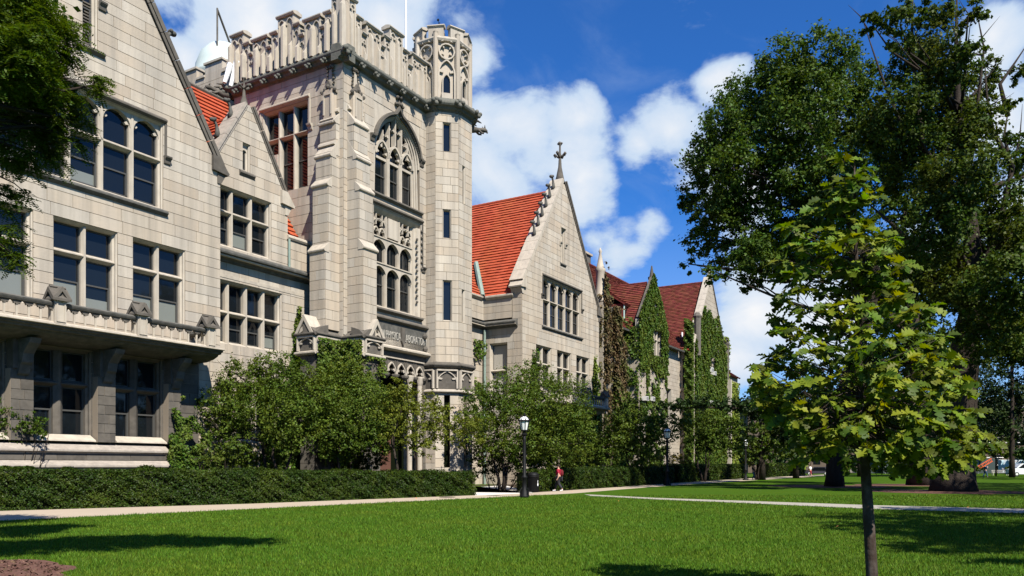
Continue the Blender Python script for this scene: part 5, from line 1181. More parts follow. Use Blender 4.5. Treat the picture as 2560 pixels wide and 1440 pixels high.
# planting bed against the buildings
bed = [gnd(*p) for p in [(-200, 1282.5), (0, 1277.5), (620, 1259.5), (1190, 1238)]] + [WALK[3], Vector(L2W((9.5, -3.4, 0))), Vector(L2W((-20, -.5, 0)))]
sheet('planting_bed', bed, .005, SOIL)
bed2 = [gnd(1336, 1231.5), gnd(1500, 1220.5), gnd(1690, 1207.5), gnd(1870, 1195.5), Vector(L2W((95, .5, 0))), Vector(L2W((17.5, 2, 0))), WALK[2]]
sheet('planting_bed', bed2, .006, SOIL)
def mulch(name, c, r):
    pts = [(c[0] + r * math.cos(2 * math.pi * i / 40) * (1 + .05 * math.sin(i * 2.3)), c[1] + r * math.sin(2 * math.pi * i / 40) * (1 + .05 * math.cos(i * 1.7))) for i in range(40)]
    return sheet(name, pts, .010, MULCH), pts
TR_LOC = (-9.0, 11.2)
MUL = [mulch('mulch_bed', TR_LOC, 2.5)[1]]
EL_B = gnd(2383, 1229); OAK_B = gnd(2086, 1216); MID_B = gnd(2297, 1213)
for b in (EL_B, MID_B, OAK_B): MUL.append(mulch('mulch_bed', (b.x - .5, b.y, 0), 4.6)[1])
# wood chips on the near bed
P = np.stack([RNG.uniform(-11.5, -6.4, 2600), RNG.uniform(8.7, 13.8, 2600), np.full(2600, .02)], 1); P = P[(P[:, 0] + 9) ** 2 + (P[:, 1] - 11.2) ** 2 < 5.9]
leafmesh('wood_chips', P, RNG.normal(size=(len(P), 3)) * .5 + np.array([0, 0, 1]), RNG.uniform(.03, .09, len(P)), MULCH, .8, None, kind='stuff')
# manhole
mh = gnd(1118, 1243.5); put('manhole_cover', M().lathe([(.42, 0), (.42, .012), (.36, .016), (.36, .01)], 20).mesh('manhole_cover', IRON), None, (mh.x, mh.y, .009), label='dark round manhole cover set in the pale path', cat='manhole cover')

# ---- grass blades
def inpoly(x, y, poly):
    c = np.zeros(len(x), bool); n = len(poly)
    for i in range(n):
        x0, y0, x1, y1 = poly[i][0], poly[i][1], poly[(i + 1) % n][0], poly[(i + 1) % n][1]
        if y0 == y1: continue
        c ^= ((y0 > y) != (y1 > y)) & (x < (x1 - x0) * (y - y0) / (y1 - y0) + x0)
    return c
NB = 330000
D = 9.6 + (RNG.uniform(0, 1, NB) ** 1.7) * 34; X = RNG.uniform(-.69, .69, NB) * D + RNG.uniform(-1, 1, NB)
ok = ~(inpoly(X, D, PATH) | inpoly(X, D, CROSS_N + CROSS_F[::-1]) | inpoly(X, D, bed) | inpoly(X, D, bed2) | inpoly(X, D, WALK))
for mp in MUL: ok &= ~inpoly(X, D, mp)
X, D = X[ok], D[ok]; n = len(X)
hgt = (.022 + .028 * RNG.uniform(0, 1, n)) * (1 + .25 * nz(X, D, .7)) * (1 + D / 60); wd = .0035 * (1 + D / 12)
a = RNG.uniform(0, 2 * np.pi, n); ln = RNG.uniform(.1, .8, n) * hgt; b = RNG.uniform(0, 2 * np.pi, n)
V = np.empty((n, 3, 3)); V[:, 0] = np.stack([X - np.cos(a) * wd, D - np.sin(a) * wd, np.zeros(n)], 1); V[:, 1] = np.stack([X + np.cos(a) * wd, D + np.sin(a) * wd, np.zeros(n)], 1)
V[:, 2] = np.stack([X + np.cos(b) * ln, D + np.sin(b) * ln, hgt], 1)
me = bpy.data.meshes.new('grass'); me.vertices.add(3 * n); me.vertices.foreach_set('co', V.reshape(-1).astype(np.float32)); me.loops.add(3 * n); me.loops.foreach_set('vertex_index', np.arange(3 * n, dtype=np.int32))
me.polygons.add(n); me.polygons.foreach_set('loop_start', np.arange(0, 3 * n, 3, dtype=np.int32)); me.polygons.foreach_set('loop_total', np.full(n, 3, dtype=np.int32)); me.update(); me.materials.append(BLADE)
tag(put('grass', me), 'short green grass blades covering the lawn', kind='stuff')
FL = [gnd(562, 1341), gnd(1700, 1253), gnd(1738, 1227), gnd(2370, 1268), gnd(1430, 1231), gnd(2420, 1271), gnd(1920, 1258), gnd(300, 1330)]
P = np.array([(p.x, p.y, .05) for p in FL] + [(RNG.uniform(-8, 12), RNG.uniform(14, 40), .045) for _ in range(14)])
leafmesh('fallen_leaves', P, RNG.normal(size=(len(P), 3)) * .4 + np.array([0, 0, 1]), RNG.uniform(.05, .10, len(P)), mat('dry orange leaf', (.42, .16, .04), .7, .3, island=.4), 1.2, None, kind='stuff')

# ================================================================== HEDGES
def hedge(label, line, h, th, n, size, mt=LF_HEDGE):
    """line of front foot points; hedge runs behind it"""
    line = [Vector((p[0], p[1], 0)) for p in line]; root = empty('clipped_hedge', line[0], 0, label, 'hedge')
    core = M(); PP = []; NN = []; tot = sum((b - a).length for a, b in zip(line, line[1:]))
    for j, (a, b) in enumerate(zip(line, line[1:])):
        t = (b - a).normalized(); nb = Vector((-t.y, t.x, 0))    # backwards
        if nb.y < 0: nb = -nb
        l = (b - a).length; ha = h[j]; hb = h[j + 1]; i_ = .14
        q = [a + nb * i_, b + nb * i_, b + nb * (th - i_), a + nb * (th - i_)]
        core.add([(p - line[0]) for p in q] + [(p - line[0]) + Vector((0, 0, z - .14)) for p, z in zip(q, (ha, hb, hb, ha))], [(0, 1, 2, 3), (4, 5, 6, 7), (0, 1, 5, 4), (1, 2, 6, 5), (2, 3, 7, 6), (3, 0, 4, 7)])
        m_ = int(n * l / tot); s = RNG.uniform(-.1 / l, 1 + .1 / l, m_); face = RNG.uniform(0, 1, m_)
        H = ha + (hb - ha) * s; fz = RNG.uniform(0, 1, m_); back = np.where(face < .56, 0., RNG.uniform(0, th, m_)); z = np.where(face < .56, fz * H, H)
        end = face > .95; back = np.where(end, RNG.uniform(0, th, m_), back); z = np.where(end, fz * H, z); s = np.where(end, np.where(fz > .5, 1.0, 0.0), s)
        bump = .12 * nz(s * l, z * 2, 1.9) + .07 * nz(s * l * 2.2, z * 3, 3.1)
        dep = RNG.uniform(-.02, .15, m_) - bump
        fr_ = face < .56; rnd = np.clip((z / np.maximum(H, .1) - .8) * 5, 0, 1) ** 2 * .16
        x = a.x + t.x * s * l + nb.x * (back + np.where(fr_, dep + rnd, 0)); y = a.y + t.y * s * l + nb.y * (back + np.where(fr_, dep + rnd, 0)); z = np.where(fr_ | end, z, z - dep)
        PP.append(np.stack([x - line[0].x, y - line[0].y, np.maximum(z, .02)], 1)); nn = np.where(fr_[:, None], np.array([-nb.x, -nb.y, .35]), np.array([0, 0, 1.]))
        NN.append(nn + RNG.normal(size=(m_, 3)) * .6)
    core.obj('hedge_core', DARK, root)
    P = np.concatenate(PP); leafmesh('hedge_leaves', P, np.concatenate(NN), RNG.uniform(.6, 1.3, len(P)) * size, mt, .8, root)
    return root
off_ = lambda p, d=.12: (p.x - .3 * d, p.y + d)
hedge('long dark clipped yew hedge along the left path', [off_(gnd(-200, 1283)), off_(gnd(0, 1277.5)), off_(gnd(620, 1259.5)), off_(gnd(1188, 1238.5))], [1.5, 1.5, 1.42, 1.25], 2.0, 95000, .085)
hedge('hedge behind the litter bin and the walking woman', [off_(gnd(1352, 1229.5)), off_(gnd(1500, 1220.5)), off_(gnd(1686, 1208))], [1.3, 1.45, 1.5], 1.8, 30000, .12)
hedge('sunlit hedge between the second and third lamps', [off_(gnd(1700, 1206.5)), off_(gnd(1862, 1195.5))], [1.75, 1.8], 2.0, 16000, .17)
hedge('most distant hedge, near the parked dark car', [off_(gnd(1925, 1193)), off_(gnd(2016, 1189))], [2.0, 2.0], 2.0, 5000, .22)

# ================================================================== SMALL TREES ALONG THE FACADE
def small_tree(label, x, yb, blobs, n, size, mt=LF_HAW, stems=3, D=None):
    D = D or 3200 / (yb - 1165); b = Vector(((x - 1280) / 2000 * D, D, 0))
    root = empty('hawthorn_tree', b, 0, label, 'tree', 'small trees along the pale hall')
    bl = [pxb(px, py, r, D + dd, .95) for px, py, r, dd in blobs]; bl = [(q[0] - b.x, q[1] - b.y, q[2], q[3], q[4], q[5]) for q in bl]
    cz = sum(q[2] for q in bl) / len(bl); t = M(); t.ball((0, 0, .0), .24, (1, 1, .6), 8, 5)
    for i in range(stems):
        g = 2 * math.pi * (i + .3) / stems; e = Vector((math.cos(g) * .9, math.sin(g) * .5, cz * .62))
        t.tube(wob((math.cos(g) * .15, math.sin(g) * .12, -.05), e, 4, .05), [.13, .10, .085, .07, .05], 7)
        for q in random.sample(bl, min(3, len(bl))): t.tube(wob(e, q[:3], 3, .06), [.05, .04, .03, .015], 5)
    for q in bl:
        for _ in range(2):
            d = Vector((random.uniform(-1, 1), random.uniform(-1, 1), random.uniform(-.5, 1)))
            t.tube(wob(q[:3], (q[0] + d.x * q[3], q[1] + d.y * q[4], q[2] + d.z * q[5]), 3, .07), [.035, .025, .015, .006], 4)
    t.obj('trunk', BARK, root, True)
    P, Nr = crown(bl, n, .20, 26)
    leafmesh('crown', P, Nr, RNG.uniform(.6, 1.3, n) * size, mt, 1.0, root)
small_tree('bushy small tree in front of the recessed wall, leftmost of its row', 690, 1243, [(560, 1010, 60, 0), (610, 950, 60, 1), (680, 930, 55, 1), (640, 1030, 80, 0), (730, 960, 70, 0), (740, 1050, 80, -1), (560, 1090, 45, -.5), (800, 1010, 75, 0), (700, 1090, 45, -.5), (520, 1060, 30, 0)], 36000, .125)
small_tree('rounded small tree before the tower corner', 850, 1240, [(830, 970, 60, 2), (880, 950, 60, 1), (900, 1030, 85, 0), (830, 1080, 70, -1), (930, 1090, 60, 0), (950, 1010, 50, 1), (850, 1140, 35, 0)], 28000, .125)
small_tree('airy yellowish small tree before the tower doorway', 1012, 1240, [(1010, 1000, 50, 0), (1060, 1040, 60, 0), (980, 1060, 60, 0), (1110, 1060, 50, .5), (1050, 1100, 50, -.5), (1000, 970, 30, 0), (1170, 1080, 45, 1), (960, 1100, 35, 0)], 15000, .12, leafmat('yellowish hawthorn leaf', (.115, .135, .016), .35, .3), 2)
small_tree('broad small tree in front of the right gable wing', 1255, 1226, [(1210, 1020, 60, 1), (1270, 990, 70, 1), (1330, 960, 60, 2), (1300, 1060, 95, 0), (1400, 1010, 80, 0), (1380, 1090, 80, 0), (1440, 1060, 60, 0), (1230, 1100, 60, -1), (1180, 1060, 40, 0), (1450, 1110, 40, -1), (1310, 1130, 45, 0)], 42000, .145)
small_tree('small tree before the ivy hall, behind the dark hedge', 1590, 1212, [(1540, 1080, 55, 0), (1590, 1060, 60, 0), (1640, 1080, 55, 0), (1690, 1060, 40, 0), (1600, 1120, 50, -1), (1500, 1110, 35, 0)], 13000, .20)
small_tree('small tree between the two far lamps', 1760, 1204, [(1740, 1070, 50, 0), (1790, 1050, 50, 0), (1830, 1090, 50, 0), (1770, 1110, 45, 0), (1860, 1060, 35, 0)], 9000, .24)
small_tree('farthest small tree of the facade row', 1895, 1200, [(1900, 1090, 45, 0), (1930, 1120, 40, 0), (1880, 1130, 35, 0)], 5000, .26)
def shrub(label, x, yb, bl, n, size, mt=LF_HEDGE, group='low shrubs in the planting beds'):
    D = 3200 / (yb - 1165); b = Vector(((x - 1280) / 2000 * D, D, 0)); root = empty('shrub', b, 0, label, 'shrub', group)
    q = [pxb(px, py, r, D, 1, rz) for px, py, r, rz in bl]; q = [(a[0] - b.x, a[1] - b.y, a[2], a[3], a[4], a[5]) for a in q]
    P, Nr = crown(q, n, .2, 30); P[:, 2] = np.maximum(P[:, 2], .02); leafmesh('foliage', P, Nr, RNG.uniform(.6, 1.3, n) * size, mt, 1, root)
    t = M()
    for a in q:
        for _ in range(3): t.tube(wob((a[0] * .5, a[1], 0), (a[0] + random.uniform(-.5, .5) * a[3], a[1], a[2]), 3, .05), [.03, .02, .015, .008], 4)
    t.obj('stems', BARK, root)
shrub('low rounded shrub behind the hedge at the balcony bay', 620, 1242, [(610, 1140, 45, .8), (680, 1150, 40, .7), (560, 1150, 30, .8)], 7000, .11, LF_HAW)
shrub('leafy shrub between the ivy pier and the small tree', 520, 1246, [(500, 1140, 32, .8), (540, 1150, 30, .8), (585, 1120, 30, .8)], 4500, .10, LF_IVY)
shrub('dark shrub behind the hedge left of the tower base', 870, 1236, [(860, 1140, 50, .8), (930, 1150, 35, .8)], 6000, .11)
shrub('shrub filling the corner behind the litter bin', 1250, 1224, [(1230, 1150, 55, .9), (1300, 1160, 45, .9), (1360, 1160, 40, .8), (1200, 1130, 40, 1)], 9000, .13)
shrub('dark bush below the balcony of the right gable wing', 1450, 1212, [(1440, 1140, 45, .9), (1500, 1145, 40, .9), (1400, 1150, 35, .8)], 9000, .15, LF_HAW)
shrub('yellowing shrub beyond the dark hedge', 1640, 1203, [(1640, 1150, 40, .7), (1700, 1150, 30, .7), (1590, 1155, 25, .7)], 4000, .17, leafmat('yellowing shrub leaf', (.20, .17, .03), .4))
shrub('leafy bush at the left edge before the balcony bay', 30, 1262, [(15, 1035, 55, .8), (75, 1060, 42, .7), (110, 1085, 26, .5), (20, 1095, 48, .7), (-40, 1060, 70, 1), (-50, 960, 60, 1)], 13000, .10, LF_LOC)

# ================================================================== BIG TREES
oakb = [(1830, 420, 60), (1910, 280, 60), (2030, 230, 70), (1790, 540, 55), (1880, 640, 60), (1960, 650, 60), (1860, 260, 70), (1800, 330, 70), (1940, 190, 75), (2050, 150, 75), (2130, 200, 70), (1770, 420, 70), (1870, 380, 80), (1990, 300, 105), (2100, 320, 85), (1730, 510, 38), (1830, 500, 72), (1950, 440, 95), (2070, 450, 95),
        (1750, 600, 45), (1820, 640, 52), (1900, 600, 75), (2000, 580, 80), (2100, 600, 80), (1890, 700, 40), (1720, 660, 26), (2180, 420, 75), (1790, 680, 30)]
oakB = [pxb(x, y, r * .95, 60 + ((i * 7) % 9 - 4) * 1.1, 1.5) for i, (x, y, r) in enumerate(oakb)]
tree('oak_tree', 'large dark oak with broad crown rising left of the sapling', 'tree', [OAK_B, at(2087, 1190, 61.5), at(2088, 1100, 61.5), at(2120, 950, 61), at(2165, 800, 60.5), at(2190, 690, 60), at(2120, 540, 60), at(2060, 400, 60), at(2020, 300, 60)],
     [.78, .66, .60, .56, .52, .48, .36, .24, .12], oakB, 120000, .25, LF_OAK, clump=.27, per=70, limbr=.2, roots=0)
elmb = [(2250, 60, 55), (2330, 40, 45), (2420, 40, 38), (2300, 150, 75), (2380, 170, 65), (2450, 200, 50), (2240, 290, 75), (2330, 290, 90), (2420, 320, 70), (2520, 380, 42), (2290, 420, 85), (2390, 450, 90), (2490, 500, 60),
        (2340, 570, 90), (2460, 610, 90), (2545, 560, 60), (2290, 680, 80), (2400, 720, 80), (2530, 700, 85), (2180, 330, 50), (2180, 60, 30), (2560, 820, 90), (2480, 830, 85), (2620, 400, 80), (2650, 600, 110), (2550, 180, 28), (2520, 260, 25)]
elmB = [pxb(x, y, r * .95, 49 + ((i * 5) % 9 - 4) * 1.3, 1.6) for i, (x, y, r) in enumerate(elmb)]
elm = tree('elm_tree', 'tallest tree at the right with dark upright limbs and thin top', 'tree', [EL_B, at(2384, 1205, 50.8), at(2386, 1165, 50.8), at(2400, 1000, 50.5), at(2415, 850, 50.2), at(2440, 720, 50), at(2420, 500, 50), at(2395, 300, 50), at(2390, 130, 50), at(2392, -10, 50)],
     [1.42, 1.28, 1.16, .98, .78, .62, .36, .25, .13, .05], elmB, 130000, .22, LF_ELM, clump=.25, per=60, limbr=.2, roots=0)
lm = M()
for pts, r in (([(2440, 740), (2360, 560), (2310, 400), (2290, 230), (2280, 80), (2282, -30)], .40), ([(2440, 700), (2500, 560), (2530, 420), (2510, 340), (2520, 280)], .32), ([(2530, 420), (2480, 320), (2466, 230), (2463, 165)], .22), ([(2520, 290), (2500, 210), (2535, 160), (2575, 100)], .20),
               ([(2430, 760), (2520, 640), (2620, 560)], .34), ([(2340, 500), (2260, 330), (2200, 180), (2160, 60)], .2), ([(2415, 500), (2440, 300), (2460, 120), (2440, 20)], .2), ([(2400, 250), (2400, 90), (2380, 10)], .1), ([(2440, 60), (2410, 20), (2396, -5)], .06), ([(2310, 640), (2230, 560), (2160, 500)], .25), ([(2180, 90), (2150, 40), (2120, 12)], .07), ([(2450, 100), (2500, 40)], .05), ([(2530, 430), (2550, 340), (2556, 260)], .1)):
    w_ = [at(x, y, 50 + .3 * i) - EL_B for i, (x, y) in enumerate(pts)]; lm.tube(w_, [r * .8 * (1 - .88 * i / (len(w_) - 1)) for i in range(len(w_))], 7)
lm.obj('limbs', BARK, elm, True)
tree('maple_tree', 'thick trunked tree standing between the oak and the tallest tree', 'tree', [MID_B, at(2297, 1185, 66), at(2297, 1150, 66), at(2290, 1000, 66), at(2280, 850, 66), at(2280, 700, 67)], [1.02, .88, .80, .7, .6, .45],
     [pxb(x, y, r, 67 + (i % 3)) for i, (x, y, r) in enumerate([(2240, 640, 80), (2310, 740, 80), (2210, 760, 70), (2270, 860, 80), (2350, 900, 70), (2200, 900, 60), (2160, 700, 60), (2240, 520, 60)])], 34000, .30, LF_OAK, roots=0)
BK = 'dark trees closing the far side of the lawn'
def back_tree(label, x, yb, bl, n, size=.42, mt=LF_BACK, D=None, r=.35):
    D = D or 3200 / (yb - 1165); b = Vector(((x - 1280) / 2000 * D, D, 0)); ty = min(q[1] for q in bl)
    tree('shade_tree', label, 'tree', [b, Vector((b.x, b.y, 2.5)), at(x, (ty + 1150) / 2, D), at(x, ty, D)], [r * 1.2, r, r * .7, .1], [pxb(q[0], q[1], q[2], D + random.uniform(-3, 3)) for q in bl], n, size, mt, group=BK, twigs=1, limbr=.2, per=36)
back_tree('dark tree filling the gap between ivy hall and sapling', 1990, 1196, [(1960, 1050, 60), (2030, 1020, 70), (2070, 1090, 60), (1990, 1110, 45), (1900, 1030, 45), (2010, 960, 50)], 13000)
back_tree('dark low limbed tree beside the end of the ivy hall', 1905, 1200, [(1890, 1010, 35), (1930, 990, 35), (1960, 1080, 35)], 5000, .36)
back_tree('shade tree behind the sapling trunk', 2150, 1192, [(2120, 1010, 80), (2180, 940, 80), (2220, 1040, 80), (2150, 1090, 60), (2240, 1100, 40)], 14000)
back_tree('deep shade tree right of the thick trunks', 2360, 1190, [(2330, 980, 90), (2400, 900, 90), (2450, 1010, 90), (2370, 1080, 60), (2300, 1060, 60)], 15000)
back_tree('shade tree at the right edge of the lawn', 2530, 1194, [(2520, 900, 90), (2600, 980, 110), (2500, 1020, 80), (2560, 1080, 60), (2620, 800, 90), (2490, 800, 70)], 15000)
back_tree('small round tree before the white van', 2490, 1190, [(2490, 1105, 32), (2520, 1120, 25), (2460, 1115, 25)], 2600, .34, LF_HAW, r=.12)
# dark low branch crossing in front of the ivy hall
br = empty('oak_branch', at(2060, 1040, 56), 0, 'long dark low branch reaching across the ivy hall', 'branch')
bt = M(); o_ = at(2060, 1040, 56); pts = [at(x, y, 56) - o_ for x, y in [(2060, 1040), (1960, 1030), (1860, 1022), (1760, 1018), (1680, 1022), (1620, 1026)]]
bt.tube(pts, [.16, .12, .09, .07, .04, .015], 6); bt.obj('bough', BARK, br, True)
bl_ = [pxb(x, y, r, 56, 1, .5) for x, y, r in [(1880, 1010, 42), (1820, 1012, 34), (1760, 1008, 32), (1700, 1012, 28), (1650, 1014, 22), (1940, 1030, 45), (2000, 1040, 45)]]
bl_ = [(q[0] - o_.x, q[1] - o_.y, q[2] - o_.z, q[3], q[4], q[5]) for q in bl_]
P, Nr = crown(bl_, 6500, .3, 20); leafmesh('leaves', P, Nr, RNG.uniform(.7, 1.3, 6500) * .22, LF_BACK, 1, br)

# ---- honey locust whose trunk stands just left of the view
base = Vector((-9.0, 11.2, 0)); locb = [pxb(x, y, r, D) for x, y, r, D in [(20, 60, 120, 13.5), (120, 90, 75, 14), (40, 220, 95, 14), (150, 240, 55, 14.5), (120, 330, 50, 14.5), (200, 300, 32, 15), (30, 380, 60, 14), (60, 150, 90, 13), (250, 210, 22, 14.5), (130, 400, 28, 14.5), (30, 500, 38, 14), (10, 600, 45, 14), (40, 660, 24, 14), (205, 360, 18, 15), (-60, 300, 120, 14), (-80, 60, 150, 13)]]
locb += [(-1.9, 8.9, 10.2, 1.5, 1.0, .5), (-3.6, 8.9, 10.6, 1.7, 1.3, .6), (-5, 7.6, 10.4, 2.2, 1.2, .7), (-7.0, 7.4, 10.6, 1.8, 1.2, .7), (-11, 14.5, 11.5, 2.2, 2, 1.5)]
LT = tree('honey_locust_tree', 'feathery leaved tree overhanging the upper left of the view', 'tree', [base, (-9.0, 11.2, 1.5), (-9.1, 11.2, 4), (-9, 11.3, 7), (-8.9, 11.4, 9.5), (-9, 11.5, 11.5)], [.36, .28, .25, .21, .15, .06], locb[:16], 7000, .07, LF_LOC, clump=.22, per=30, asp=.7, limbr=.07, roots=4)
def fronds(bl, nf, parent, mt, leaf=.062):
    P0, N0 = crown(bl, nf, .30, 9); PP = []; NN = []
    g = RNG.uniform(0, 2 * np.pi, nf); d = np.stack([np.cos(g), np.sin(g), RNG.uniform(-.9, .15, nf)], 1); d /= np.linalg.norm(d, axis=1, keepdims=True)
    s = np.cross(d, np.array([0, 0, 1.])); s /= np.linalg.norm(s, axis=1, keepdims=True); u = np.cross(s, d)
    for k in range(11):
        t = k / 10
        for sg in (-1, 1):
            PP.append(P0 + d * (t * .30) + np.array([0, 0, -.07]) * t * t + s * sg * leaf * .48); NN.append(u + RNG.normal(size=(nf, 3)) * .3)
    P = np.concatenate(PP); Nr = np.concatenate(NN); n = len(P); S = np.tile(s, (22, 1)) + np.tile(d, (22, 1)) * .35
    Nr /= np.linalg.norm(Nr, axis=1, keepdims=True); T = S - Nr * (S * Nr).sum(1, keepdims=True); T /= np.linalg.norm(T, axis=1, keepdims=True); B = np.cross(Nr, T)
    V = np.stack([P - T * leaf * .5, P + B * leaf * .2, P + T * leaf * .5, P - B * leaf * .2], 1)
    me = bpy.data.meshes.new('fronds'); me.vertices.add(4 * n); me.vertices.foreach_set('co', V.reshape(-1).astype(np.float32)); me.loops.add(4 * n); me.loops.foreach_set('vertex_index', np.arange(4 * n, dtype=np.int32))
    me.polygons.add(n); me.polygons.foreach_set('loop_start', np.arange(0, 4 * n, 4, dtype=np.int32)); me.polygons.foreach_set('loop_total', np.full(n, 4, dtype=np.int32)); me.update(); me.materials.append(mt); put('fronds', me, parent)
fronds([(q[0] - base.x, q[1] - base.y, *q[2:]) for q in locb[:14]], 4300, LT, LF_LOC)
P, Nr = crown([(q[0] - base.x, q[1] - base.y, *q[2:]) for q in locb[16:]], 44000, .3, 40); leafmesh('upper_crown', P, Nr, RNG.uniform(.7, 1.3, len(P)) * .18, LF_LOC, 1, LT)
# ---- tree just right of the view that shades the near lawn
tree('lawn_tree', 'broad tree right of the view that shades the near lawn', 'tree', [(17.5, 8.5, 0), (17.4, 8.5, 3), (17, 9, 6), (16, 9.5, 9)], [.45, .34, .28, .12],
     [(14.0, 8.4, 9.6, 2.4, 1.5, 1.0), (12.6, 9.6, 9.2, 1.6, .8, .6), (14.6, 11.0, 9.4, 2.2, 1.4, 1.1), (17, 9.5, 11, 3, 3, 2), (12.9, 6.6, 8.8, 1.7, .6, .6), (15.0, 14.5, 9.5, 2.4, 1.2, 1.2), (19, 12, 10, 3, 3, 2), (16, 17, 10, 2.6, 1.6, 1.4), (21, 20, 10, 3.5, 3, 2), (14.5, 12.5, 9.8, 2.4, 1.4, .9), (11.8, 8.2, 8.6, 1.2, .7, .4)], 48000, .22, LF_OAK, limbr=.12)

tree('lawn_tree', 'tall tree right of the view that shades the thick trunks', 'tree', [(40, 37, 0), (40, 37, 5), (39, 37.5, 11), (38.5, 38, 15)], [.7, .5, .4, .15],
     [(35.5, 38.5, 14, 4.5, 4, 3), (34, 34, 13, 3.5, 4, 3), (40, 35, 15, 5, 5, 4), (43, 42, 14, 5, 5, 4), (38.5, 45, 15, 3.6, 5, 4), (40, 30, 12, 5, 4, 3), (33.0, 29, 12, 3, 3, 2.5), (45, 52, 15, 5, 5, 4), (50, 60, 15, 6, 6, 4)], 30000, .34, LF_OAK, limbr=.2)

# ================================================================== SAPLING OAK in front
SB = Vector((4.07, 9.0, 0))
SAP = empty('sapling_oak', SB, 0, 'young oak sapling with large lobed leaves in the right foreground', 'tree')
tp = [(2185, 1524), (2180, 1440), (2172, 1300), (2164, 1180), (2156, 1080), (2150, 960), (2145, 820), (2140, 640), (2137, 500), (2136, 400)]
tpath = [at(x, y, 9.0) - SB for x, y in tp]; M().tube(tpath, [.075, .064, .060, .054, .050, .042, .033, .023, .014, .006], 10).obj('trunk', BARKP, SAP, True)
def lobed(n_=3, w_=.26):
    h = [(0, -.5), (.05, -.42)]
    for i in range(n_):
        y = -.32 + i * .24; k = w_ * (.75 + .45 * math.sin(math.pi * (i + .6) / n_)); h += [(k, y + .10), (k * .96, y + .15), (k * .42, y + .20)]
    h += [(w_ * .42, .40), (0, .5)]
    return h
def leafshape(k, bend, fold):
    h = lobed(3 + k % 2, .24 + .05 * k); me = bpy.data.meshes.new('leaf'); v = []; f = []
    Z = lambda x, y: -bend * (y + .5) ** 2 + fold * abs(x)
    mid = [(0, y) for _, y in h]; n = len(h)
    v = [(x, y, Z(x, y)) for x, y in h] + [(-x, y, Z(x, y)) for x, y in h] + [(0, y, Z(0, y)) for _, y in h]
    for i in range(n - 1):
        f += [(2 * n + i, i, i + 1, 2 * n + i + 1), (2 * n + i + 1, n + i + 1, n + i, 2 * n + i)]
    me.from_pydata(v, [], f); me.materials.append(LF_SAP); me.shade_smooth(); return me, np.array(v), f
SHP = [leafshape(0, .25, .25), leafshape(1, .45, .1), leafshape(2, .1, .4)]
rows = [(420, 2085, 2200), (470, 2075, 2195), (520, 2025, 2175), (560, 2070, 2160), (590, 1950, 2250), (640, 1935, 2265), (690, 1945, 2275), (740, 1945, 2300), (790, 1930, 2330), (840, 1930, 2370), (890, 1915, 2400), (930, 1890, 2425), (960, 1890, 2425), (985, 1890, 2425), (1015, 1895, 2430), (1045, 1920, 2440), (1070, 1950, 2430), (1095, 1985, 2450), (1125, 2010, 2420), (1150, 2240, 2430)]
tips = []
for y, x0, x1 in rows:
    n = max(2, int((x1 - x0) / 18))
    for i in range(n):
        x = x0 + (x1 - x0) * (i + random.uniform(.15, .85)) / n; x = 2160 + (x - 2160) * random.uniform(.98, 1.07); half = (x1 - x0) / 2 * 9 / 2000
        if y > 1110 and 2080 < x < 2220 and random.random() < .5: continue
        dx = abs(x - (x0 + x1) / 2) / ((x1 - x0) / 2); dd = random.uniform(-.9, .9) * half * math.sqrt(max(.05, 1 - dx * dx)); tips.append(at(x, y + random.uniform(-28, 28), 9.0 + dd) - SB)
for x, y in [(2000, 1150), (2035, 1135), (1985, 1120), (2070, 520), (2490, 1110), (2470, 1085), (2440, 1120), (2400, 1135), (2330, 1150), (2360, 1120), (2290, 1130), (2310, 1100), (1900, 930), (1885, 960), (1925, 900), (2255, 1165)]: tips.append(at(x, y, 9.0 + random.uniform(-.4, .3)) - SB)
tw = M(); inst = []; tfine = [tpath[i].lerp(tpath[i + 1], k / 4) for i in range(3, 9) for k in range(4)]
for tpn in tips:
    s = min(tfine, key=lambda q: abs(q.z - (tpn.z - .12 - .35 * (tpn.xy - q.xy).length if tpn.z > 2.2 else tpn.z + .25)) + random.uniform(0, .22))
    tw.tube(wob(s, tpn, 3, .07), [.0065, .005, .004, .002], 4, cap=False)
    outd = (tpn - s).normalized(); k0 = random.uniform(0, 6.28); nl = random.randint(7, 10)
    for j in range(nl):
        g = k0 + j * 2.4; up = Vector((0, 0, 1)); side_ = Vector((math.cos(g), math.sin(g), random.uniform(-.9, .25)))
        d = (side_ + outd * .45).normalized(); L_ = random.uniform(.10, .18); c_ = tpn - outd * random.uniform(0, .10) + d * L_ * .55
        nrm_ = (up * .8 + Vector((random.uniform(-.8, .8), random.uniform(-1.3, .4), 0))).normalized(); xx = d.cross(nrm_).normalized(); zz = xx.cross(d).normalized()
        inst.append((Matrix(((xx.x, d.x, zz.x, c_.x), (xx.y, d.y, zz.y, c_.y), (xx.z, d.z, zz.z, c_.z), (0, 0, 0, 1))), L_, random.randrange(3)))
tw.obj('twigs', BARKP, SAP)
inst.sort(key=lambda q: (q[0].translation.y) * .6 - q[1] * 8)
for mt_, L_, k in inst[:300]:
    o = put('leaf', SHP[k][0], SAP); o.matrix_local = mt_ @ Matrix.Scale(L_, 4)
VV = []; FF = []; nb = 0
for mt_, L_, k in inst[300:]:
    v = SHP[k][1] * L_; mm = np.array(mt_); VV.append(v @ mm[:3, :3].T + mm[:3, 3]); FF += [tuple(i + nb for i in f) for f in SHP[k][2]]; nb += len(v)
me = bpy.data.meshes.new('foliage'); me.from_pydata(np.concatenate(VV).tolist(), [], FF); me.materials.append(LF_SAP); me.shade_smooth(); tag(put('foliage', me, SAP), kind='stuff')
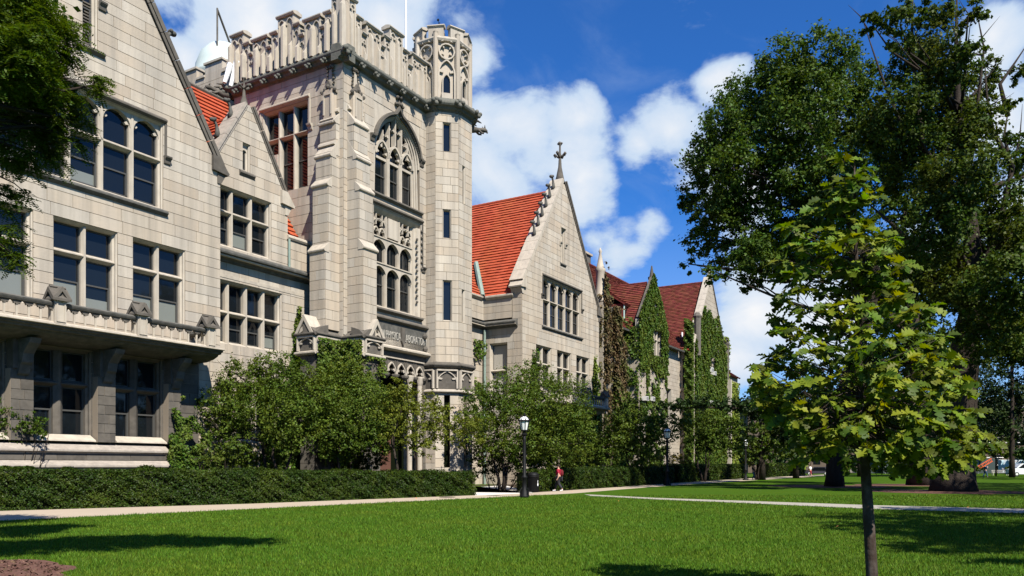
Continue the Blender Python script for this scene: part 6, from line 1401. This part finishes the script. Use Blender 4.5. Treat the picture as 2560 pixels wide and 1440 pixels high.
# ================================================================== LAMPS, BIN, PEOPLE, FAR THINGS
GLAMP = mat('frosted lamp glass', (.66, .68, .64), .3, .5, n1=(6, .3, (.5, .52, .48)))
def lamp(label, p, h):
    r = empty('street_lamp', (p.x, p.y, 0), .2, label, 'street lamp', 'black path lamps'); k = h / 4.2
    M().lathe([(.26, 0), (.26, .10), (.20, .14), (.19, .34), (.13, .42), (.12, .95), (.16, 1.0), (.16, 1.06), (.09, 1.14), (.085, 2.9), (.075, 3.15)], 10).obj('post', IRON, r, True)
    t = M()
    for i in range(4):
        g = i * math.pi / 2 + .6; t.tube([(math.cos(g) * .30, math.sin(g) * .30, 0), (math.cos(g) * .30, math.sin(g) * .30, .42), (math.cos(g) * .16, math.sin(g) * .16, .5)], .022, 5)
    t.obj('base_guard', IRON, r)
    M().lathe([(.08, 3.14), (.14, 3.18), (.14, 3.24), (.07, 3.28), (.09, 3.34), (.18, 3.38), (.18, 3.42)], 8).obj('collar', IRON, r)
    M().lathe([(.16, 3.43), (.25, 3.86)], 8).obj('lantern_glass', GLAMP, r)
    f = M()
    for i in range(8):
        g = i * math.pi / 4; c, s = math.cos(g), math.sin(g)
        f.tube([(c * .175, s * .175, 3.42), (c * .268, s * .268, 3.87)], .016, 4); f.tube([(c * .285, s * .285, 3.90), (c * .22, s * .22, 4.02), (c * .09, s * .09, 4.12)], .016, 4)
        f.tube([(c * .30, s * .30, 3.86), (c * .315, s * .315, 3.96)], .02, 4)
    f.lathe([(.27, 3.85), (.31, 3.87), (.31, 3.91), (.27, 3.93)], 8); f.lathe([(.09, 4.10), (.10, 4.14), (.04, 4.17), (.05, 4.2), (.012, 4.30)], 8)
    f.obj('lantern_frame', IRON, r)
    M().lathe([(.265, 3.915), (.205, 4.02), (.085, 4.11)], 8).obj('lantern_roof', WHITE, r)
    r.scale = (k, k, k); return r
lamp('nearest black lamp, beside the litter bin on the lawn edge', gnd(1311, 1244), 4.2)
lamp('second black lamp, in shade before the dark hedge', gnd(1668, 1214), 4.75)
lamp('farthest black lamp, with a bright white cap by the sunlit hedge', gnd(1864, 1200.5), 4.75)
tb = gnd(1333, 1230.5); r = empty('litter_bin', tb, .3, 'black litter bin with a white sticker behind the nearest lamp', 'litter bin')
M().lathe([(.33, 0), (.34, .04), (.34, .92), (.36, .94), (.36, 1.0), (.34, 1.02)], 16).obj('body', IRON, r, True)
M().lathe([(.36, 1.02), (.36, 1.06), (.30, 1.16), (.16, 1.22), (.02, 1.23)], 16).obj('lid', IRON, r, True)
ribs = M()
for i in range(24):
    g = i * math.pi / 12; ribs.box(0, 0, 0, 0, 0, 0) if False else ribs.tube([(math.cos(g) * .345, math.sin(g) * .345, .06), (math.cos(g) * .345, math.sin(g) * .345, .9)], .012, 4)
ribs.obj('ribs', IRON, r)
st = M(); a0 = R_(-62)
st.add([(math.cos(a) * .362, math.sin(a) * .362, z) for a, z in ((a0, .40), (a0 + .18, .38), (a0 + .24, .50), (a0 + .1, .60), (a0 + .13, .74), (a0 + .02, .72), (a0 + .02, .55), (a0 - .06, .46))], [tuple(range(8))])
st.obj('sticker', WHITE, r)
def skin(name, vs, es, mt, parent, sub=2):
    me = bpy.data.meshes.new(name); me.from_pydata([v[:3] for v in vs], es, []); me.materials.append(mt); o = put(name, me, parent)
    o.modifiers.new('skin', 'SKIN'); sv = me.skin_vertices[0].data if me.skin_vertices else None
    if sv is None:
        bm = bmesh.new(); bm.from_mesh(me); bm.verts.layers.skin.verify(); bm.to_mesh(me); bm.free(); sv = me.skin_vertices[0].data
    for i, v in enumerate(vs): rr = v[3] if isinstance(v[3], tuple) else (v[3], v[3]); sv[i].radius = rr
    sv[0].use_root = True
    s = o.modifiers.new('sub', 'SUBSURF'); s.levels = sub; s.render_levels = sub
    me.shade_smooth(); return o
def cmat(n, c, r=.8): return mat(n, c, r, .2, n1=(12, .3, tuple(v * .7 for v in c)))
SKN = cmat('skin', (.50, .29, .20), .6); SKD = cmat('brown skin', (.22, .12, .08), .6)
def person(label, p, head, h, shirt, pants, hair, stout=1., carry=False, skn=SKN, pack=None, badge=False, bare=False, pants2=None):
    r = empty('person', p, head, label, 'person', None); k = h / 1.72; r.scale = (k, k, k); s = stout
    aL = [(.20 * s, .0, 1.40, .055), (.25 * s, .03, 1.13, .045), (.23 * s, .22, .98, .034), (.22 * s, .28, .95, .028)]
    aR = [(-.20 * s, .0, 1.40, .055), (-.26 * s, -.08, 1.14, .045), (-.27 * s, -.04, .90, .034), (-.27 * s, 0, .84, .028)]
    if carry: aL = [(.20, 0, 1.40, .055), (.30, .05, 1.22, .045), (.24, .16, 1.42, .034), (.22, .18, 1.47, .028)]
    vs = [(0, 0, .96, (.13 * s, .10 * s)), (0, .01, 1.18, (.14 * s, .10 * s)), (0, 0, 1.38, (.12, .085)), (0, .02, 1.50, .055), (0, .04, 1.60, (.075, .085)), (0, .05, 1.68, (.07, .08))]
    es = [(0, 1), (1, 2), (2, 3), (3, 4), (4, 5)]
    for arm in (aL, aR):
        b = len(vs); vs += arm; es += [(2, b), (b, b + 1), (b + 1, b + 2), (b + 2, b + 3)]
        w_ = Vector(arm[3][:3]); d = (w_ - Vector(arm[2][:3])).normalized()
        for q in range(5):   # five fingers
            o_ = (q - 2) * .016; l = (.055, .075, .082, .075, .06)[q]; n_ = len(vs)
            e1 = w_ + d * l * .7 + Vector((0, o_, -.01)); e2 = e1 + d * l * .4 + Vector((0, o_ * .3, -.02)); vs += [(*e1, .010), (*e2, .008)]; es += [(b + 3, n_), (n_, n_ + 1)]
    legs = [(.09, .17, .52, .065), (.09, .26, .12, .042), (.09, .36, .05, .035)], [(-.09, .0, .52, .065), (-.09, -.26, .16, .042), (-.09, -.17, .05, .035)]
    for lg, sx in zip(legs, (1, -1)):
        b = len(vs); vs += [(sx * .10 * s, .01, .88, .095 * s)] + lg; es += [(0, b), (b, b + 1), (b + 1, b + 2), (b + 2, b + 3)]
    skin('body', vs, es, skn, r)
    sv = [(0, 0, .92, (.165 * s, .125 * s)), (0, .02, 1.12, (.165 * s, .13 * s)), (0, .01, 1.34, (.145 * s, .11 * s)), (0, .01, 1.44, .075)]; se = [(0, 1), (1, 2), (2, 3)]
    for arm in (aL, aR): b = len(sv); sv += [(*arm[0][:3], .085), (arm[1][0], arm[1][1], arm[1][2] + .03, .068)]; se += [(2, b), (b, b + 1)]
    skin('shirt', sv, se, shirt, r)
    tv = [(0, 0, .93, (.15 * s, .11 * s))]; te = []
    for lg, sx in zip(legs, (1, -1)):
        b = len(tv); tv += [(sx * .10 * s, .01, .84, .11 * s), (lg[0][0], lg[0][1], lg[0][2], .085 * (1 if s < 1.2 else 1.25)), (lg[1][0], lg[1][1], lg[1][2] + (.33 if bare else .0), .062)]; te += [(0, b), (b, b + 1), (b + 1, b + 2)]
    skin('trousers', tv, te, pants, r)
    if pants2: skin('trouser_panel', [(.11 * s, .05, .88, .085 * s), (.12, .15, .52, .075)], [(0, 1)], pants2, r)
    for lg in legs: skin('shoe', [(lg[1][0], lg[1][1] - .04, max(.05, lg[1][2] - .05), .048), (lg[2][0], lg[2][1] - .02, .045, .045), (lg[2][0], lg[2][1] + .09, .04, .035)], [(0, 1), (1, 2)], SASH if not badge else WHITE, r)
    hm_ = M(); hm_.ball((0, .015, 1.70), .098, (.95, 1.08, 1.0), 12, 8); hm_.ball((0, -.06, 1.66), .07, (1, .9, 1.1), 10, 6); hm_.obj('hair', hair, r, True)
    fc = M(); fc.ball((0, .135, 1.62), .016, (.8, 1.1, 1.3), 6, 4); fc.ball((.08, .03, 1.62), .022, (.5, .8, 1.3), 6, 4); fc.ball((-.08, .03, 1.62), .022, (.5, .8, 1.3), 6, 4); fc.obj('nose_and_ears', skn, r, True)
    ey = M(); ey.ball((.032, .122, 1.645), .011, (1.2, .6, .7), 6, 4); ey.ball((-.032, .122, 1.645), .011, (1.2, .6, .7), 6, 4); ey.ball((0, .125, 1.565), .02, (1.2, .4, .3), 6, 4); ey.obj('eyes_and_mouth', cmat('dark lips and eyes', (.10, .04, .035)), r, True)
    if pack: M().ball((0, -.20, 1.22), .2, (.8, .62, 1.15), 10, 8).obj('backpack', pack, r, True)
    if badge: M().box(.05, .15, 1.26, 1.36, -.19, -.165).obj('badge', WHITE, r)
    return r
HR = cmat('dark hair', (.03, .02, .015)); MAR = cmat('maroon cotton', (.26, .012, .03)); BLK = cmat('black cloth', (.03, .03, .034)); RED = cmat('red cloth', (.36, .02, .03))
JEAN = cmat('blue denim', (.05, .10, .17)); WHT = cmat('white cotton', (.7, .7, .7))
person('woman in maroon scrubs with a red backpack walking beside the hedge', gnd(1397, 1228), R_(75), 1.64, MAR, BLK, HR, 1.6, pack=cmat('dark red nylon', (.12, .01, .015)), badge=True, pants2=RED)
person('distant walker in blue jeans near the farthest lamp', gnd(1884, 1199), R_(-150), 1.75, BLK, JEAN, HR)
person('distant walker in a red shirt on the far path', gnd(1985, 1195), R_(-160), 1.7, RED, WHT, HR, bare=True)
person('distant walker in a white top and shorts near the dark car', gnd(2026, 1192), R_(-140), 1.75, WHT, MAR, HR, bare=True)
cp = gnd(2463, 1194); person('worker in blue carrying an orange frame over the shoulder', cp, R_(-75), 1.8, JEAN, JEAN, HR, carry=True)
org = mat('orange plastic', (.62, .11, .03), .5, .4); fr_o = empty('orange_frame', (cp.x + .05, cp.y - .1, 1.72), 0, 'orange slatted barrier frame carried on the shoulder of the worker', 'barrier'); fr_o.rotation_euler = (0, R_(-28), R_(8))
M().box(-1.15, 1.15, -.02, .05, -.04, .04).box(-1.15, 1.15, .40, .47, -.04, .04).obj('rail', org, fr_o)
for i in range(9): put('slat', M().box(-.035, .035, .05, .40, -.02, .02).mesh('slat', org) if i == 0 else bpy.data.meshes['slat'], fr_o, (-1.05 + i * .26, 0, 0))
# benches
TEAK = mat('pale weathered teak', (.42, .39, .34), .8, .2)
def bench(label, p, rz, w=1.9, mt=TEAK):
    r = empty('park_bench', p, rz, label, 'bench', 'park benches on the far lawn')
    for i in range(4): M().box(-w / 2, w / 2, .42, .45, -.22 + i * .12, -.14 + i * .12).obj('seat_slat', mt, r)
    b = M(); b.box(-w / 2, w / 2, .84, .91, -.27, -.22).box(-w / 2, w / 2, .52, .57, -.27, -.22); b.obj('back_rail', mt, r)
    sl = M().box(-.025, .025, .57, .84, -.26, -.23).mesh('back_slat', mt)
    for i in range(13): put('back_slat', sl, r, (-w / 2 + .1 + i * (w - .2) / 12, 0, 0))
    for sx in (-1, 1):
        M().box(sx * w / 2 - .04, sx * w / 2 + .04, 0, .9, -.28, -.22).obj('leg', mt, r); M().box(sx * w / 2 - .04, sx * w / 2 + .04, 0, .62, .2, .26).obj('leg', mt, r)
        M().box(sx * w / 2 - .05, sx * w / 2 + .05, .62, .66, -.28, .28).obj('armrest', mt, r)
    return r
bench('pale slatted bench in the sun behind the oak trunk', gnd(2133, 1188), 0, 2.3); bench('dark slatted bench left of the thick trunks', gnd(2252, 1192), .1, 1.9, mat('dark stained bench wood', (.05, .045, .04), .7))
bench('pale slatted bench before the white van at the right', gnd(2500, 1188.5), -.1, 2.4)
# cars
def car(label, name, cat, p, rz, col, L_=4.4, W=1.78, H=1.45, van=False):
    r = empty(name, p, rz, label, cat); m = M(); hb = .5 * H if not van else .6 * H
    b = L_ / 2
    pr = [(-b, .35), (-b, hb), (-b + (.5 if not van else .1), hb + .08), (-b + (.9 if not van else .2), H), (b * .25 if not van else b * .35, H), (b * .62, hb + .10), (b - .1, hb * .88), (b, .55), (b, .3)]
    m.poly(pr, -W / 2 + .06, W / 2 - .06); m.box(-b + .03, b - .03, .32, hb * .92, -W / 2, W / 2)
    pt = mat(name + ' paint', col, .3, .5, n1=(2, .2, tuple(c * .8 for c in col))); m.obj('body', pt, r)
    for d in (W / 2 - .075, -W / 2 + .02):
        M().poly([(-b + .75, hb + .1), (-b + 1.05, H - .1), (b * .22, H - .1), (b * .52, hb + .1)], d, d + .055).obj('side_window', GLASS, r)
    M().add([(b * .27, -W * .4, H - .04), (b * .27, W * .4, H - .04), (b * .63, W * .44, hb + .12), (b * .63, -W * .44, hb + .12)], [(0, 1, 2, 3)]).obj('windscreen', GLASS, r)
    M().add([(-b + .88, -W * .4, H - .04), (-b + .88, W * .4, H - .04), (-b + .47, W * .44, hb + .1), (-b + .47, -W * .44, hb + .1)], [(0, 1, 2, 3)]).obj('rear_window', GLASS, r)
    for sx in (-1, 1):
        for sy in (-1, 1):
            y0 = sy * (W / 2 - .18)
            w_ = M().tube([(sx * L_ * .31, y0, .33), (sx * L_ * .31, y0 + sy * .2, .33)], .33, 16).obj('wheel', BLK, r); M().tube([(sx * L_ * .31, y0 + sy * .19, .33), (sx * L_ * .31, y0 + sy * .21, .33)], .19, 10).obj('rim', GLAMP, w_)
        M().box(-b - .02, -b + .05, hb * .72, hb * .98, sx * W * .42 - .14, sx * W * .42 + .14).obj('tail_light', RED, r)
        M().box(b - .05, b + .02, hb * .66, hb * .88, sx * W * .38 - .15, sx * W * .38 + .15).obj('headlight', GLAMP, r)
    M().box(-b - .05, b + .05, .28, .42, -W / 2 + .05, W / 2 - .05).obj('bumper', BLK, r)
    return r
car('dark grey car parked at the far end of the path', 'parked_car', 'car', gnd(2046, 1188), R_(150), (.05, .05, .065))
car('white van at the far right edge beyond the lawn', 'white_van', 'van', gnd(2562, 1190.5), R_(170), (.72, .74, .76), 4.9, 1.9, 2.0, True)
# construction screen, banner, scaffold, barricade
SCR = mat('dark green screen cloth', (.045, .06, .058), .8, .1); GALV = mat('galvanised pipe', (.46, .47, .46), .4, .4, .4)
for x0, x1, y0, y1, lab in ((2170, 2300, 1143, 1184, 'dark screened site fence left of the big trunk'), (2400, 2490, 1147, 1184, 'dark screened site fence behind the worker')):
    D_ = 165; a = at(x0, y1, D_); b = at(x1, y0, D_); r = empty('site_fence', (a.x, D_, 0), 0, lab, 'fence', 'screened fences of the building site'); w_ = b.x - a.x; n = max(2, int(w_ / 3))
    for i in range(n + 1): M().tube([(i * w_ / n, 0, 0), (i * w_ / n, 0, b.z + .1)], .05, 6).obj('post', GALV, r)
    for i in range(n): M().box(i * w_ / n + .06, (i + 1) * w_ / n - .06, .1, b.z, -.02, .02).obj('screen_panel', SCR, r)
a = at(2496, 1180, 160); r = empty('banner_hoarding', (a.x, a.y, 0), 0, 'pale blue printed hoarding left of the white van', 'hoarding')
BAN = mat('printed pale blue hoarding', (.30, .50, .58), .6, .3, n1=(.9, .8, (.62, .66, .66)), n2=(1.4, .7, (.36, .14, .12)))
for i in range(3): M().box(i * 2.0, i * 2.0 + 1.94, .2, 2.8, -.04, .04).obj('panel', BAN, r)
for i in range(4): M().box(i * 2.0 - .04, i * 2.0 + .04, 0, 2.9, -.06, .06).obj('post', GALV, r)
r = empty('scaffold', (at(2240, 1160, 172).x, 172, 0), 0, 'galvanised pipe scaffold rising behind the big trunk', 'scaffold')
for i in range(9): M().tube([(i * 3.6, 0, 0), (i * 3.6, 0, 9)], .07, 5).obj('upright', GALV, r)
for k in range(5): M().tube([(0, -.1, 1.8 + k * 1.6), (28.8, -.1, 1.8 + k * 1.6)], .07, 5).obj('ledger', GALV, r)
for k in range(3): M().box(0, 28.8, 2.9 + k * 2.4, 3.0 + k * 2.4, -.6, .5).obj('plank_deck', TEAK, r)
a = gnd(2318, 1190); r = empty('barricade', a, .1, 'white box and yellow barricade light between the trunks', 'barricade')
M().box(-.75, .1, 0, .95, -.3, .3).obj('box', WHITE, r); M().box(-.68, .03, .1, .85, .30, .315).obj('panel', GLAMP, r)
M().lathe([(.32, 0), (.42, .2), (.40, .55), (.2, .8)], 10, (.55, 0, 0)).obj('drum', mat('yellow plastic drum', (.72, .42, .02), .5), r, True); M().lathe([(.425, .28), (.42, .45)], 10, (.55, 0, 0)).obj('band', RED, r)
shrub('wide low bush before the left site fence', 2205, 1188, [(2205, 1172, 16, .6), (2180, 1175, 13, .6), (2232, 1176, 12, .6)], 2500, .26, LF_HAW); shrub('low bush between the thick trunks', 2345, 1188, [(2345, 1174, 14, .6), (2365, 1176, 12, .6)], 2000, .26, LF_HAW)
shrub('round bush behind the worker', 2430, 1188, [(2425, 1170, 18, .6), (2450, 1172, 14, .6)], 2500, .26, LF_HAW); shrub('round bush before the blue hoarding', 2530, 1189, [(2530, 1174, 16, .6)], 1800, .26, LF_HAW)
# far buildings and the wood that closes the horizon
FB = mat('far brown stone', (.11, .085, .065), .9, .1, n1=(.4, .5, (.08, .065, .05))); D_ = 185
r = empty('far_hall', (at(1870, 1160, D_).x, D_, 0), 0, 'long dim stone building closing the far side of the lawn', 'building')
M().box(0, 95, 0, 15, -12, 0).obj('wall', FB, r); M().prof(-.5, 95.5, [(-12, 15), (.6, 15), (-6, 17)]).obj('roof', SOOT_SHADE, r)
pn = M().box(0, 1.6, 0, 2.2, 0, .06).mesh('window', GLASS)
for j in range(3):
    for i in range(22): o = put('window', pn, r, (2.5 + i * 4.2, -.02, 2 + j * 4.4))
tl = [(RNG.uniform(48, 190), RNG.uniform(150, 178), RNG.uniform(2, 15), 6, 5, 4.5) for _ in range(70)] + [(RNG.uniform(90, 320), RNG.uniform(110, 220), RNG.uniform(2, 14), 8, 7, 5) for _ in range(70)]
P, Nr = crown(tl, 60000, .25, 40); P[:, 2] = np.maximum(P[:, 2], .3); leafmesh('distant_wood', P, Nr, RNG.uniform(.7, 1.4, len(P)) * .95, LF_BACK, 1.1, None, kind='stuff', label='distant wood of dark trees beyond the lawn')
tl = [(x_, RNG.uniform(-30, 100), RNG.uniform(3, 17), 8, 8, 5) for x_ in RNG.uniform(62, 120, 90)] + [(RNG.uniform(-40, 80), y_, RNG.uniform(3, 14), 8, 7, 5) for y_ in RNG.uniform(-75, -45, 40)]  # trees added out of view to darken window reflections and cut sky light
P, Nr = crown(tl, 60000, .25, 40); P[:, 2] = np.maximum(P[:, 2], .3); leafmesh('distant_wood', P, Nr, RNG.uniform(.7, 1.4, len(P)) * .85, LF_BACK, 1.1, None, kind='stuff', label='wood of dark trees added right of and behind the view to darken window reflections')
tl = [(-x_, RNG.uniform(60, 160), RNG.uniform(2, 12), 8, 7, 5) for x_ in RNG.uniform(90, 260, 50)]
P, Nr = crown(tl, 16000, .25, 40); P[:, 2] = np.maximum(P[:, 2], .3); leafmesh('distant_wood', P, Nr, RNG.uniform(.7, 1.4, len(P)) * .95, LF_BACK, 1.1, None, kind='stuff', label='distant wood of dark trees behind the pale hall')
